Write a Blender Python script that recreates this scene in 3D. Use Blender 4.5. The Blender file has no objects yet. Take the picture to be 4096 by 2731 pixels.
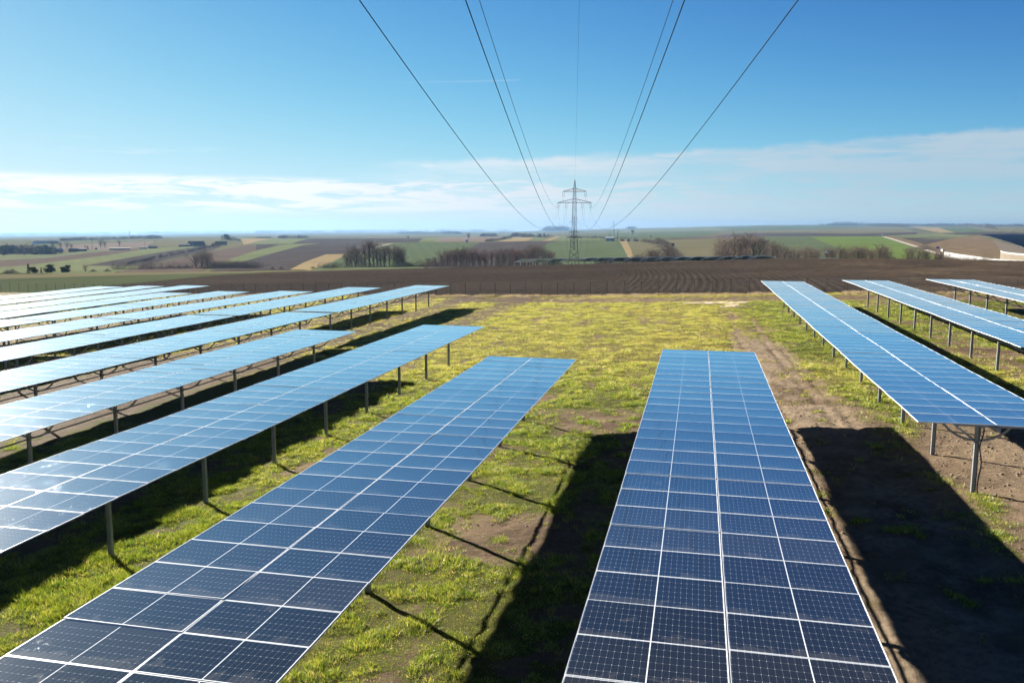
import bpy, bmesh, math, random
import numpy as np
from mathutils import Vector, Matrix
R = math.radians
rnd = random.Random(7)
S = bpy.context.scene
col = S.collection

# ------------------------------------------------------------------ camera
F_PX, PITCH, ROLL, YAW = 3380.74, .136243, .0032984, .216445   # focal length for a frame 4096 wide
CAM_Z = 9.65
cy_, sy_, cp_, sp_ = math.cos(YAW), math.sin(YAW), math.cos(PITCH), math.sin(PITCH)
Rv = Vector((cy_, sy_, 0)); Fw = Vector((-sy_ * cp_, cy_ * cp_, -sp_)); Up = Rv.cross(Fw)
cr, sr = math.cos(ROLL), math.sin(ROLL)
Rc = Rv * cr + Up * sr; Uc = Up * cr - Rv * sr
cam = bpy.data.cameras.new('camera'); cam_o = bpy.data.objects.new('camera', cam); col.objects.link(cam_o)
m = Matrix((Rc, Uc, -Fw)).transposed().to_4x4(); m.translation = (0, 0, CAM_Z); cam_o.matrix_world = m
cam.sensor_width = 36; cam.lens = F_PX / 4096 * 36; cam.clip_start = .1; cam.clip_end = 40000
S.camera = cam_o
S.cycles.use_adaptive_sampling = True; S.cycles.adaptive_threshold = .025; S.cycles.adaptive_min_samples = 48; S.cycles.max_bounces = 6; S.cycles.diffuse_bounces = 3; S.cycles.volume_bounces = 0

# ------------------------------------------------------------------ sky, sun, exposure
SUN_AZ, SUN_EL = 306.5, 19.4        # azimuth clockwise from +Y
sd = Vector((math.sin(R(SUN_AZ)) * math.cos(R(SUN_EL)), math.cos(R(SUN_AZ)) * math.cos(R(SUN_EL)), math.sin(R(SUN_EL))))
sun = bpy.data.lights.new('sun', 'SUN'); sun.energy = 4.4; sun.angle = R(.55); sun.color = (1, .93, .82)
sun_o = bpy.data.objects.new('sun', sun); col.objects.link(sun_o)
sun_o.rotation_euler = (-sd).to_track_quat('-Z', 'Y').to_euler(); sun_o.location = (0, 0, 60)
S.view_settings.view_transform = 'Standard'; S.view_settings.look = 'None'; S.view_settings.exposure = 2.5; S.view_settings.gamma = 1

class NT:
    """small helper to write node trees"""
    def __init__(s, tree): s.t = tree; s.t.nodes.clear()
    def n(s, typ, **kw):
        nd = s.t.nodes.new(typ)
        for k, v in kw.items():
            if k.startswith('i_'): s.set(nd, k[2:], v)
            else: setattr(nd, k, v)
        return nd
    def set(s, nd, key, v):
        key = int(key) if isinstance(key, str) and key.isdigit() else key.replace('_', ' ') if isinstance(key, str) else key
        sock = nd.inputs[key]
        if isinstance(v, bpy.types.NodeSocket): s.t.links.new(v, sock)
        elif isinstance(v, bpy.types.Node): s.t.links.new(v.outputs[0], sock)
        else: sock.default_value = v
    def m(s, op, a, b=0., c=None, clamp=False):
        nd = s.n('ShaderNodeMath', operation=op, use_clamp=clamp)
        s.set(nd, 0, a); s.set(nd, 1, b)
        if c is not None: s.set(nd, 2, c)
        return nd.outputs[0]
    def mix(s, f, a, b, blend='MIX'):
        nd = s.n('ShaderNodeMix', data_type='RGBA', blend_type=blend)
        s.set(nd, 0, f)
        for i, v in ((6, a), (7, b)): s.set(nd, i, (*v, 1) if isinstance(v, tuple) and len(v) == 3 else v)
        return nd.outputs[2]
    def noise(s, vec, scale, detail=3, rough=.55, out=0, dist=0):
        nd = s.n('ShaderNodeTexNoise'); s.set(nd, 'Scale', scale); s.set(nd, 'Detail', detail); s.set(nd, 'Roughness', rough); s.set(nd, 'Distortion', dist)
        if vec is not None: s.set(nd, 'Vector', vec)
        return nd.outputs[out]
    def ramp(s, f, a, b, clamp=True):
        nd = s.n('ShaderNodeMapRange', clamp=clamp); s.set(nd, 0, f); s.set(nd, 1, a); s.set(nd, 2, b); return nd.outputs[0]
    def smooth(s, f, a, b):
        nd = s.n('ShaderNodeMapRange', interpolation_type='SMOOTHSTEP'); s.set(nd, 0, f); s.set(nd, 1, a); s.set(nd, 2, b); return nd.outputs[0]
    def mapv(s, vec, scale=(1, 1, 1), rot=(0, 0, 0), loc=(0, 0, 0)):
        nd = s.n('ShaderNodeMapping'); s.set(nd, 'Vector', vec); s.set(nd, 'Scale', scale); s.set(nd, 'Rotation', rot); s.set(nd, 'Location', loc); return nd.outputs[0]

W_ = bpy.data.worlds.new('World'); S.world = W_; W_.use_nodes = True
T = NT(W_.node_tree)
sky = T.n('ShaderNodeTexSky', sky_type='NISHITA', sun_disc=False, sun_elevation=R(SUN_EL), sun_rotation=R(SUN_AZ), altitude=200, air_density=.62, dust_density=.06, ozone_density=4.)
geo = T.n('ShaderNodeTexCoord').outputs['Generated']
sx = T.n('ShaderNodeSeparateXYZ'); T.set(sx, 0, geo)
X_, Y_, Z_ = sx.outputs
hyp = T.m('SQRT', T.m('ADD', T.m('MULTIPLY', X_, X_), T.m('MULTIPLY', Y_, Y_)))
el = T.m('MULTIPLY', T.m('ARCTAN2', Z_, hyp), 57.2958)                       # degrees above the horizon
az = T.m('MULTIPLY', T.m('ARCTAN2', X_, Y_), 57.2958)                        # degrees, 0 = along the rows
cv = T.n('ShaderNodeCombineXYZ'); T.set(cv, 0, az); T.set(cv, 1, el)
A_E = cv.outputs[0]
fine = T.noise(T.mapv(A_E, scale=(.16, 1.5, 1), rot=(0, 0, R(1.5))), 1., 7, .62, dist=.5)
soft = T.noise(T.mapv(A_E, scale=(.035, .5, 1), loc=(4.2, 1.1, 0)), 1., 4, .5, dist=.3)
# cirrus sheet on the right with a crisp, slowly rising upper edge
top = T.m('ADD', T.m('ADD', 4.65, T.m('MULTIPLY', T.m('ADD', az, 8.), .04)), T.m('MULTIPLY', T.m('SUBTRACT', T.noise(T.mapv(A_E, scale=(.35, .35, 1)), 1., 5, .6), .5), 1.1))
sheet = T.m('MULTIPLY', T.smooth(az, -26, -9), T.m('SUBTRACT', 1, T.smooth(T.m('SUBTRACT', el, top), -.35, .12)))
sheet = T.m('MULTIPLY', sheet, T.m('ADD', T.m('MULTIPLY', T.smooth(T.m('ADD', T.m('MULTIPLY', fine, .5), T.m('MULTIPLY', soft, .5)), .40, .56), .62), .32))
sheet = T.m('MULTIPLY', sheet, T.m('ADD', .62, T.m('MULTIPLY', T.smooth(el, 1.8, 4.6), .38)))
# long streaks low over the horizon, densest on the left
strk = T.smooth(T.m('ADD', T.m('MULTIPLY', fine, .72), T.m('MULTIPLY', soft, .28)), .44, .53)
band = T.m('MULTIPLY', T.smooth(el, .55, 1.15), T.m('SUBTRACT', 1, T.smooth(T.m('ADD', el, T.m('MULTIPLY', T.m('SUBTRACT', soft, .5), 1.6)), 2.75, 3.25)))
strk = T.m('MULTIPLY', T.m('MULTIPLY', strk, band), T.m('SUBTRACT', 1, T.m('MULTIPLY', T.smooth(az, -10, 8), .3)))
# a few short wisps higher up
wisp = T.smooth(T.noise(T.mapv(A_E, scale=(.11, .95, 1), loc=(7.7, 3.3, 0), rot=(0, 0, R(2))), 1., 6, .55, dist=.4), .60, .74)
wisp = T.m('MULTIPLY', T.m('MULTIPLY', wisp, T.smooth(el, 3.0, 3.6)), T.m('SUBTRACT', 1, T.smooth(el, 4.4, 5.4)))
haze_ = T.m('SUBTRACT', 1, T.smooth(el, -.2, 1.3))
trail = T.m('ADD', 9.75, T.m('MULTIPLY', az, .032)); trail = T.m('MULTIPLY', T.m('SUBTRACT', 1, T.smooth(T.m('ABSOLUTE', T.m('SUBTRACT', el, trail)), .02, .07)), T.m('MULTIPLY', T.smooth(az, -22, -13.5), T.m('SUBTRACT', 1, T.smooth(az, -12.1, -11.8))))
cm = T.m('MAXIMUM', T.m('MAXIMUM', sheet, strk), T.m('MAXIMUM', T.m('MULTIPLY', wisp, .8), T.m('MULTIPLY', trail, .16)), clamp=True)
# clear sky: steep response with a soft shoulder, as a high-contrast camera renders it
pre = T.n('ShaderNodeVectorMath', operation='SCALE'); T.set(pre, 0, sky.outputs[0]); T.set(pre, 'Scale', .505)
gm = T.n('ShaderNodeGamma'); T.set(gm, 0, pre.outputs[0]); T.set(gm, 1, 2.02)
d1 = T.n('ShaderNodeVectorMath', operation='MULTIPLY_ADD'); T.set(d1, 0, gm.outputs[0]); T.set(d1, 1, (.285, .285, .28)); T.set(d1, 2, (1., 1., 1.))
skyc = T.n('ShaderNodeVectorMath', operation='DIVIDE'); T.set(skyc, 0, gm.outputs[0]); T.set(skyc, 1, d1.outputs[0])
warm = T.n('ShaderNodeVectorMath', operation='MULTIPLY'); T.set(warm, 0, skyc.outputs[0]); T.set(warm, 1, (.86, 1.0, 1.0)); skyc = warm
sunw = T.smooth(az, 14, -34)                                                  # clouds toward the sun are brighter
bg = T.n('ShaderNodeBackground'); T.set(bg, 'Color', T.mix(T.m('MULTIPLY', cm, .97), T.mix(T.m('MULTIPLY', haze_, .75), skyc.outputs[0], T.mix(sunw, (1.75, 2.2, 2.55), (2.85, 2.82, 2.84))), T.mix(sunw, (1.75, 2.2, 2.55), (3.65, 3.65, 3.65)))); T.set(bg, 'Strength', .05)
ow = T.n('ShaderNodeOutputWorld'); T.set(ow, 0, bg)

# ------------------------------------------------------------------ pixels (in a frame 2352 wide) to directions
DK = 4096 / 2352
def rays(x, y):
    """directions, camera at the origin, for points in the photograph's 2352-wide frame"""
    a = np.asarray(x, float) * DK - 2048; b = np.asarray(y, float) * DK - 1365.5
    u, v = a * cr + b * sr, -a * sr + b * cr
    r = u / F_PX; up = -v / F_PX; fw = cp_ + up * sp_; z = -sp_ + up * cp_
    return np.stack([r * cy_ - fw * sy_, r * sy_ + fw * cy_, z], -1)
def azs(x, y):
    d = rays(x, y); return np.arctan2(d[..., 0], d[..., 1]), d[..., 2] / np.hypot(d[..., 0], d[..., 1])

# ------------------------------------------------------------------ noise
def _h(ix, iy, seed):
    n = (ix.astype(np.int64) * 374761393 + iy.astype(np.int64) * 668265263 + seed * 974634777) & 0xffffffff
    n = ((n ^ (n >> 13)) * 1274126177) & 0xffffffff
    return ((n ^ (n >> 16)) & 0xffff) / 65535.
def vnoise(x, y, seed=0):
    x = np.asarray(x, float); y = np.asarray(y, float)
    ix, iy = np.floor(x), np.floor(y); fx, fy = x - ix, y - iy
    fx = fx * fx * (3 - 2 * fx); fy = fy * fy * (3 - 2 * fy)
    return (_h(ix, iy, seed) * (1 - fx) + _h(ix + 1, iy, seed) * fx) * (1 - fy) + (_h(ix, iy + 1, seed) * (1 - fx) + _h(ix + 1, iy + 1, seed) * fx) * fy
def fbm(x, y, o=4, seed=0):
    s = 0; a = .5; t = 0
    for i in range(o):
        s = s + a * vnoise(np.asarray(x) * 2 ** i, np.asarray(y) * 2 ** i, seed + i * 17); t += a; a *= .5
    return s / t
def sst(x, a, b):
    t = np.clip((np.asarray(x, float) - a) / (b - a), 0, 1); return t * t * (3 - 2 * t)

# ------------------------------------------------------------------ terrain
_gx = [-400, -187, -120, -35, -18, 10, 18.5, 30, 60, 300]
_gz = [-17., -15.0, -13.5, -10.95, -10.39, -9.25, -8.85, -8.5, -8.2, -8.0]
_gxf = np.linspace(-400, 300, 701); _gzf = np.convolve(np.pad(np.interp(_gxf, _gx, _gz), 8, 'edge'), np.ones(17) / 17, 'valid')
def plane(x): return np.interp(x, _gxf, _gzf) + CAM_Z
_cols = [-300, 0, 588, 1176, 1764, 2352, 2650]
_prof = {300: [635, 630, 622, 613.5, 610, 604.5, 604], 430: [630, 625, 617, 611.5, 608, 601, 600], 600: [614, 609, 602, 598, 595, 592, 590],
         850: [594, 590, 578, 574, 572, 577, 577], 1250: [572, 569, 560, 554.5, 552.5, 561, 561], 1750: [560, 556, 551, 548.5, 546, 547, 547],
         2600: [553, 550, 547, 545, 539, 538, 538], 4000: [550, 547.5, 543.5, 540.5, 530, 528.5, 528], 6500: [547.5, 545, 539.5, 536, 522, 522, 522],
         9500: [545, 543, 537, 533, 518.5, 518.8, 519], 13500: [542.5, 541, 535, 531.5, 516.5, 516, 516], 15500: [546, 545, 539, 535, 521, 521, 521]}
_ld = np.linspace(math.log(150), math.log(15500), 460)
_ax = np.linspace(R(-58), R(40), 320)
def _build():
    ks = sorted(_prof); out = np.zeros((len(_ax), len(_ld)))
    caz = azs(np.array(_cols), np.full(len(_cols), 560))[0]
    lin = np.zeros((len(ks), len(_ax)))
    for i, k in enumerate(ks): lin[i] = np.interp(_ax, caz, azs(np.array(_cols), np.array(_prof[k]))[1])
    nd = [150, 200, 245]
    for j, a in enumerate(_ax):
        near = [(plane(d * math.sin(a)) - CAM_Z) / d for d in nd]
        sl = np.array(near + list(lin[:, j])); dd = np.log(np.array(nd + ks, float))
        # monotone-ish cubic (Catmull-Rom tangents, limited)
        dl = np.diff(sl) / np.diff(dd); tg = np.zeros(len(sl)); tg[0] = dl[0]; tg[-1] = dl[-1]
        for q in range(1, len(sl) - 1): tg[q] = 0 if dl[q - 1] * dl[q] <= 0 else 2 * dl[q - 1] * dl[q] / (dl[q - 1] + dl[q])
        ii = np.clip(np.searchsorted(dd, _ld) - 1, 0, len(dd) - 2); h = dd[ii + 1] - dd[ii]; t = (_ld - dd[ii]) / h
        out[j] = (2 * t**3 - 3 * t**2 + 1) * sl[ii] + (t**3 - 2 * t**2 + t) * h * tg[ii] + (-2 * t**3 + 3 * t**2) * sl[ii + 1] + (t**3 - t**2) * h * tg[ii + 1]
    A_, L_ = np.meshgrid(_ax, _ld, indexing='ij'); out += .0016 * sst(L_, math.log(650), math.log(1700)) * (1 - sst(L_, math.log(9000), math.log(13000))) * (fbm(A_ * 8, L_ * 5, 2, 71) - .5)
    return out
_slope = _build()
_run = np.maximum.accumulate(_slope, axis=1)
def _bil(tab, a, l):
    fa = np.clip((a - _ax[0]) / (_ax[1] - _ax[0]), 0, len(_ax) - 1.001); fl = np.clip((l - _ld[0]) / (_ld[1] - _ld[0]), 0, len(_ld) - 1.001)
    ia, il = fa.astype(int), fl.astype(int); fa = fa - ia; fl = fl - il
    return (tab[ia, il] * (1 - fa) + tab[ia + 1, il] * fa) * (1 - fl) + (tab[ia, il + 1] * (1 - fa) + tab[ia + 1, il + 1] * fa) * fl
def ground_z(x, y):
    x = np.asarray(x, float); y = np.asarray(y, float); d = np.hypot(x, y)
    zp = plane(x); zf = _bil(_slope, np.arctan2(x, y), np.log(np.maximum(d, 150))) * d + CAM_Z
    return np.where(d < 200, zp, zf)
def cast(px, py, dmin=262):
    """where a sight line meets the land, as world points"""
    a, s = azs(px, py); a = np.atleast_1d(a); s = np.atleast_1d(s)
    l0 = np.searchsorted(_ld, math.log(dmin)); lo = np.full(a.shape, float(_ld[l0])); fa = np.clip((a - _ax[0]) / (_ax[1] - _ax[0]), 0, len(_ax) - 1.001); ia = fa.astype(int); fa = fa - ia
    for k in range(len(a)):
        prof = _slope[ia[k], l0:-18] * (1 - fa[k]) + _slope[ia[k] + 1, l0:-18] * fa[k]
        hit = np.nonzero(prof >= s[k])[0]
        if len(hit) == 0: j = int(np.argmax(prof)); lo[k] = _ld[l0 + j]
        elif hit[0] == 0: lo[k] = _ld[l0]
        else:
            j = hit[0]; t = (s[k] - prof[j - 1]) / (prof[j] - prof[j - 1]); lo[k] = _ld[l0 + j - 1] * (1 - t) + _ld[l0 + j] * t
    d = np.exp(lo); x = d * np.sin(a); y = d * np.cos(a)
    return np.stack([x, y, ground_z(x, y)], -1)
def at(px, d):
    """the point of the land in the direction of picture column px, d metres away"""
    a = float(azs(px, 600)[0]); x, y = d * math.sin(a), d * math.cos(a); return Vector((x, y, float(ground_z(x, y))))
def near_pt(px, py):
    d = rays(px, py); z = -9.5
    for i in range(40): p = d * (z / d[2]); z = float(plane(p[0])) - CAM_Z
    return Vector((p[0], p[1], z + CAM_Z))

# ------------------------------------------------------------------ mesh helpers
class MB:
    def __init__(s): s.v = []; s.f = []; s.mi = []
    def add(s, vs, fs, mi=0):
        b = len(s.v); s.v += [tuple(p) for p in vs]; s.f += [tuple(i + b for i in f) for f in fs]; s.mi += [mi] * len(fs); return s
    def box(s, lo, hi, mi=0, M=None):
        x0, y0, z0 = lo; x1, y1, z1 = hi
        vs = [(x0, y0, z0), (x1, y0, z0), (x1, y1, z0), (x0, y1, z0), (x0, y0, z1), (x1, y0, z1), (x1, y1, z1), (x0, y1, z1)]
        if M is not None: vs = [M @ Vector(p) for p in vs]
        return s.add(vs, [(3, 2, 1, 0), (4, 5, 6, 7), (0, 1, 5, 4), (1, 2, 6, 5), (2, 3, 7, 6), (3, 0, 4, 7)], mi)
    def tube(s, pts, rad, n=6, mi=0, caps=True):
        pts = [Vector(p) for p in pts]; rad = rad if isinstance(rad, (list, tuple)) else [rad] * len(pts); vs = []; u = None
        for i, p in enumerate(pts):
            t = (pts[min(i + 1, len(pts) - 1)] - pts[max(i - 1, 0)]).normalized()
            if u is None: u = t.cross(Vector((0, 0, 1)) if abs(t.z) < .9 else Vector((1, 0, 0))).normalized()
            else: u = (u - t * u.dot(t)).normalized()
            w = t.cross(u)
            for k in range(n): a = 2 * math.pi * k / n; vs.append(p + (u * math.cos(a) + w * math.sin(a)) * rad[i])
        fs = [(i * n + k, i * n + (k + 1) % n, (i + 1) * n + (k + 1) % n, (i + 1) * n + k) for i in range(len(pts) - 1) for k in range(n)]
        if caps: fs += [tuple(range(n - 1, -1, -1)), tuple((len(pts) - 1) * n + k for k in range(n))]
        return s.add(vs, fs, mi)
    def mesh(s, name, mats):
        me = bpy.data.meshes.new(name); me.from_pydata(s.v, [], s.f)
        for mt in (mats if isinstance(mats, (list, tuple)) else [mats]): me.materials.append(mt)
        if any(s.mi): me.polygons.foreach_set('material_index', s.mi)
        me.update(); return me
    def build(s, name, mats, parent=None, loc=None, smooth=False):
        me = s.mesh(name, mats)
        if smooth: me.polygons.foreach_set('use_smooth', [True] * len(me.polygons))
        return link(name, me, parent, loc)
def link(name, me, parent=None, loc=None):
    o = bpy.data.objects.new(name, me); col.objects.link(o)
    if parent is not None: o.parent = parent
    if loc is not None: o.location = loc
    return o
def tag(o, label=None, cat=None, group=None, kind=None):
    if label: o['label'] = label
    if cat: o['category'] = cat
    if group: o['group'] = group
    if kind: o['kind'] = kind
    return o
def empty(name, loc=(0, 0, 0), rz=0): 
    o = bpy.data.objects.new(name, None); col.objects.link(o); o.location = loc; o.rotation_euler = (0, 0, rz); o.empty_display_size = .3; return o
def np_mesh(name, v, quads=None, tris=None, mats=(), smooth=True):
    me = bpy.data.meshes.new(name); me.vertices.add(len(v)); me.vertices.foreach_set('co', np.asarray(v, np.float32).ravel())
    loops = []; starts = []; k = 0
    if quads is not None and len(quads): loops.append(np.asarray(quads).ravel()); starts.append(np.arange(len(quads)) * 4); k = len(quads) * 4
    if tris is not None and len(tris): loops.append(np.asarray(tris).ravel()); starts.append(k + np.arange(len(tris)) * 3)
    loops = np.concatenate(loops).astype(np.int32); starts = np.concatenate(starts).astype(np.int32)
    me.loops.add(len(loops)); me.loops.foreach_set('vertex_index', loops); me.polygons.add(len(starts)); me.polygons.foreach_set('loop_start', starts)
    for mt in mats: me.materials.append(mt)
    me.update(calc_edges=True)
    if smooth: me.polygons.foreach_set('use_smooth', np.ones(len(starts), bool))
    return me
def grid_quads(nu, nv):
    i = np.arange(nu - 1)[:, None] * nv + np.arange(nv - 1)[None]; i = i.ravel(); return np.stack([i, i + nv, i + nv + 1, i + 1], -1)
def vcol(me, name, rgb):
    a = me.color_attributes.new(name, 'FLOAT_COLOR', 'POINT'); rgba = np.ones((len(me.vertices), 4), np.float32); rgba[:, :rgb.shape[1]] = rgb; a.data.foreach_set('color', rgba.ravel())

# ------------------------------------------------------------------ materials
def mat(name, color, rough=.7, metal=0., var=0., vscale=3., bump=0., bscale=20., spec=.5):
    mt = bpy.data.materials.new(name); mt.use_nodes = True; t = NT(mt.node_tree)
    co = t.n('ShaderNodeTexCoord').outputs['Object']; p = t.n('ShaderNodeBsdfPrincipled'); out = t.n('ShaderNodeOutputMaterial')
    c = (*color, 1)
    if var:
        oi = t.n('ShaderNodeObjectInfo').outputs['Random']
        f = t.m('ADD', t.m('MULTIPLY', t.noise(co, vscale, 4), var * 2), t.m('MULTIPLY', oi, var * .5)); f = t.m('ADD', f, 1 - var * 1.25)
        sc = t.n('ShaderNodeVectorMath', operation='SCALE'); t.set(sc, 0, color); t.set(sc, 'Scale', f); c = sc.outputs[0]
    t.set(p, 'Base Color', c); t.set(p, 'Roughness', rough); t.set(p, 'Metallic', metal); t.set(p, 'Specular IOR Level', spec)
    if bump:
        b = t.n('ShaderNodeBump'); t.set(b, 'Height', t.noise(co, bscale, 4)); t.set(b, 'Strength', bump); t.set(b, 'Distance', .05); t.set(p, 'Normal', b)
    t.set(out, 0, p); return mt
M = {}
M['galv'] = mat('galvanised_steel', (.22, .24, .26), .42, .5, .25, 6, .05, 60)
M['alu'] = mat('aluminium_frame', (.62, .64, .66), .4, .3, .06, 4)
M['cable'] = mat('black_cable', (.015, .015, .016), .5)
M['conductor'] = mat('conductor_wire', (.02, .02, .024), 1., .0, spec=0.)
M['back'] = mat('white_backsheet', (.55, .57, .58), .6)
M['lattice'] = mat('painted_lattice_steel', (.035, .05, .045), .5, .2)
M['insul'] = mat('insulator', (.03, .035, .04), .25)

def glass_material():
    mt = bpy.data.materials.new('solar_glass'); mt.use_nodes = True; t = NT(mt.node_tree)
    uv = t.n('ShaderNodeTexCoord').outputs['UV']; s = t.n('ShaderNodeSeparateXYZ'); t.set(s, 0, uv); u, v = s.outputs[0], s.outputs[1]
    CU, CV = .10518, .2105
    ua = t.m('SUBTRACT', t.m('ABSOLUTE', t.m('SUBTRACT', u, 1.192)), .009); va = t.m('ABSOLUTE', t.m('SUBTRACT', v, .6515))
    lu = t.m('PINGPONG', ua, CU / 2); lv = t.m('PINGPONG', va, CV / 2)
    line = t.m('MAXIMUM', t.m('LESS_THAN', lu, .0012), t.m('LESS_THAN', lv, .0016))
    dia = t.m('LESS_THAN', t.m('ADD', lu, lv), .0095)
    marg = t.m('MAXIMUM', t.m('LESS_THAN', ua, 0.), t.m('MAXIMUM', t.m('GREATER_THAN', ua, CU * 11 + .006), t.m('GREATER_THAN', va, CV * 3 + .003)))
    bus = t.m('LESS_THAN', t.m('PINGPONG', t.m('ADD', va, .0105), .0105), .0007)
    oi = t.n('ShaderNodeObjectInfo').outputs['Random']
    cell = t.mix(oi, (.0036, .0046, .0048), (.0058, .0068, .0070))
    cell = t.mix(t.m('MULTIPLY', bus, .18), cell, (.20, .21, .21))
    c = t.mix(t.m('MULTIPLY', line, .32), cell, (.42, .45, .47)); c = t.mix(t.m('MULTIPLY', dia, .7), c, (.58, .60, .61)); c = t.mix(marg, c, (.62, .65, .67))
    # dried film and dust, gathered toward one edge of some modules
    co = t.n('ShaderNodeCombineXYZ'); t.set(co, 0, u); t.set(co, 1, v); t.set(co, 2, t.m('MULTIPLY', oi, 37.))
    nz = t.noise(co.outputs[0], 2.3, 5, .62, dist=.6); edge = t.m('ADD', t.m('MULTIPLY', t.smooth(v, .55, 0.02), .22), t.m('MULTIPLY', t.m('SUBTRACT', t.noise(co.outputs[0], .7, 2), .5), .5))
    film = t.smooth(t.m('ADD', nz, edge), .66, .70)
    c = t.mix(t.m('MULTIPLY', film, .05), c, (.42, .39, .34)); c = t.mix(t.m('MULTIPLY', t.m('POWER', oi, 3.), .02), c, (.45, .43, .40)); c = t.mix(t.m('MULTIPLY', t.noise(co.outputs[0], 1.1, 4), .012), c, (.5, .48, .45))
    p = t.n('ShaderNodeBsdfDiffuse'); t.set(p, 'Color', c); gl = t.n('ShaderNodeBsdfGlossy'); t.set(gl, 'Roughness', t.m('ADD', .05, t.m('MULTIPLY', film, .05)))
    lw = t.n('ShaderNodeLayerWeight'); t.set(lw, 'Blend', .5)
    t.set(gl, 'Color', t.mix(t.smooth(lw.outputs['Facing'], .3, .75), (.98, .86, .62), (.92, .99, 1.)))   # anti-reflective coating
    ms = t.n('ShaderNodeMixShader'); t.set(ms, 0, t.m('MULTIPLY_ADD', t.m('POWER', t.ramp(lw.outputs['Facing'], .3, .88), 2.1), .94, .034)); t.set(ms, 1, p); t.set(ms, 2, gl)
    g2 = t.n('ShaderNodeBsdfGlossy'); t.set(g2, 'Roughness', .36); m0 = ms; ms = t.n('ShaderNodeMixShader'); t.set(ms, 0, t.m('MULTIPLY', t.m('POWER', lw.outputs['Facing'], 7.), .2)); t.set(ms, 1, m0); t.set(ms, 2, g2)   # dust film
    # thawing frost: rows of drops on the glass
    vo = t.n('ShaderNodeTexVoronoi', feature='F1'); t.set(vo, 'Vector', co.outputs[0]); t.set(vo, 'Scale', 19.)
    drop = t.m('MULTIPLY', t.m('SUBTRACT', 1, t.smooth(vo.outputs['Distance'], .0, .34)), t.smooth(t.noise(co.outputs[0], 3.2, 3), .52, .62))
    geo_ = t.n('ShaderNodeNewGeometry').outputs['Position']; sp = t.n('ShaderNodeSeparateXYZ'); t.set(sp, 0, geo_)
    wet = t.m('MULTIPLY', t.m('SUBTRACT', 1, t.smooth(sp.outputs[0], -13, -8.5)), t.m('SUBTRACT', 1, t.smooth(sp.outputs[1], 24, 44)))
    b = t.n('ShaderNodeBump'); t.set(b, 'Height', t.m('MULTIPLY', drop, wet)); t.set(b, 'Strength', .8); t.set(b, 'Distance', .010); t.set(gl, 'Normal', b)
    out = t.n('ShaderNodeOutputMaterial'); t.set(out, 0, ms); return mt
M['glass'] = glass_material()

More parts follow.
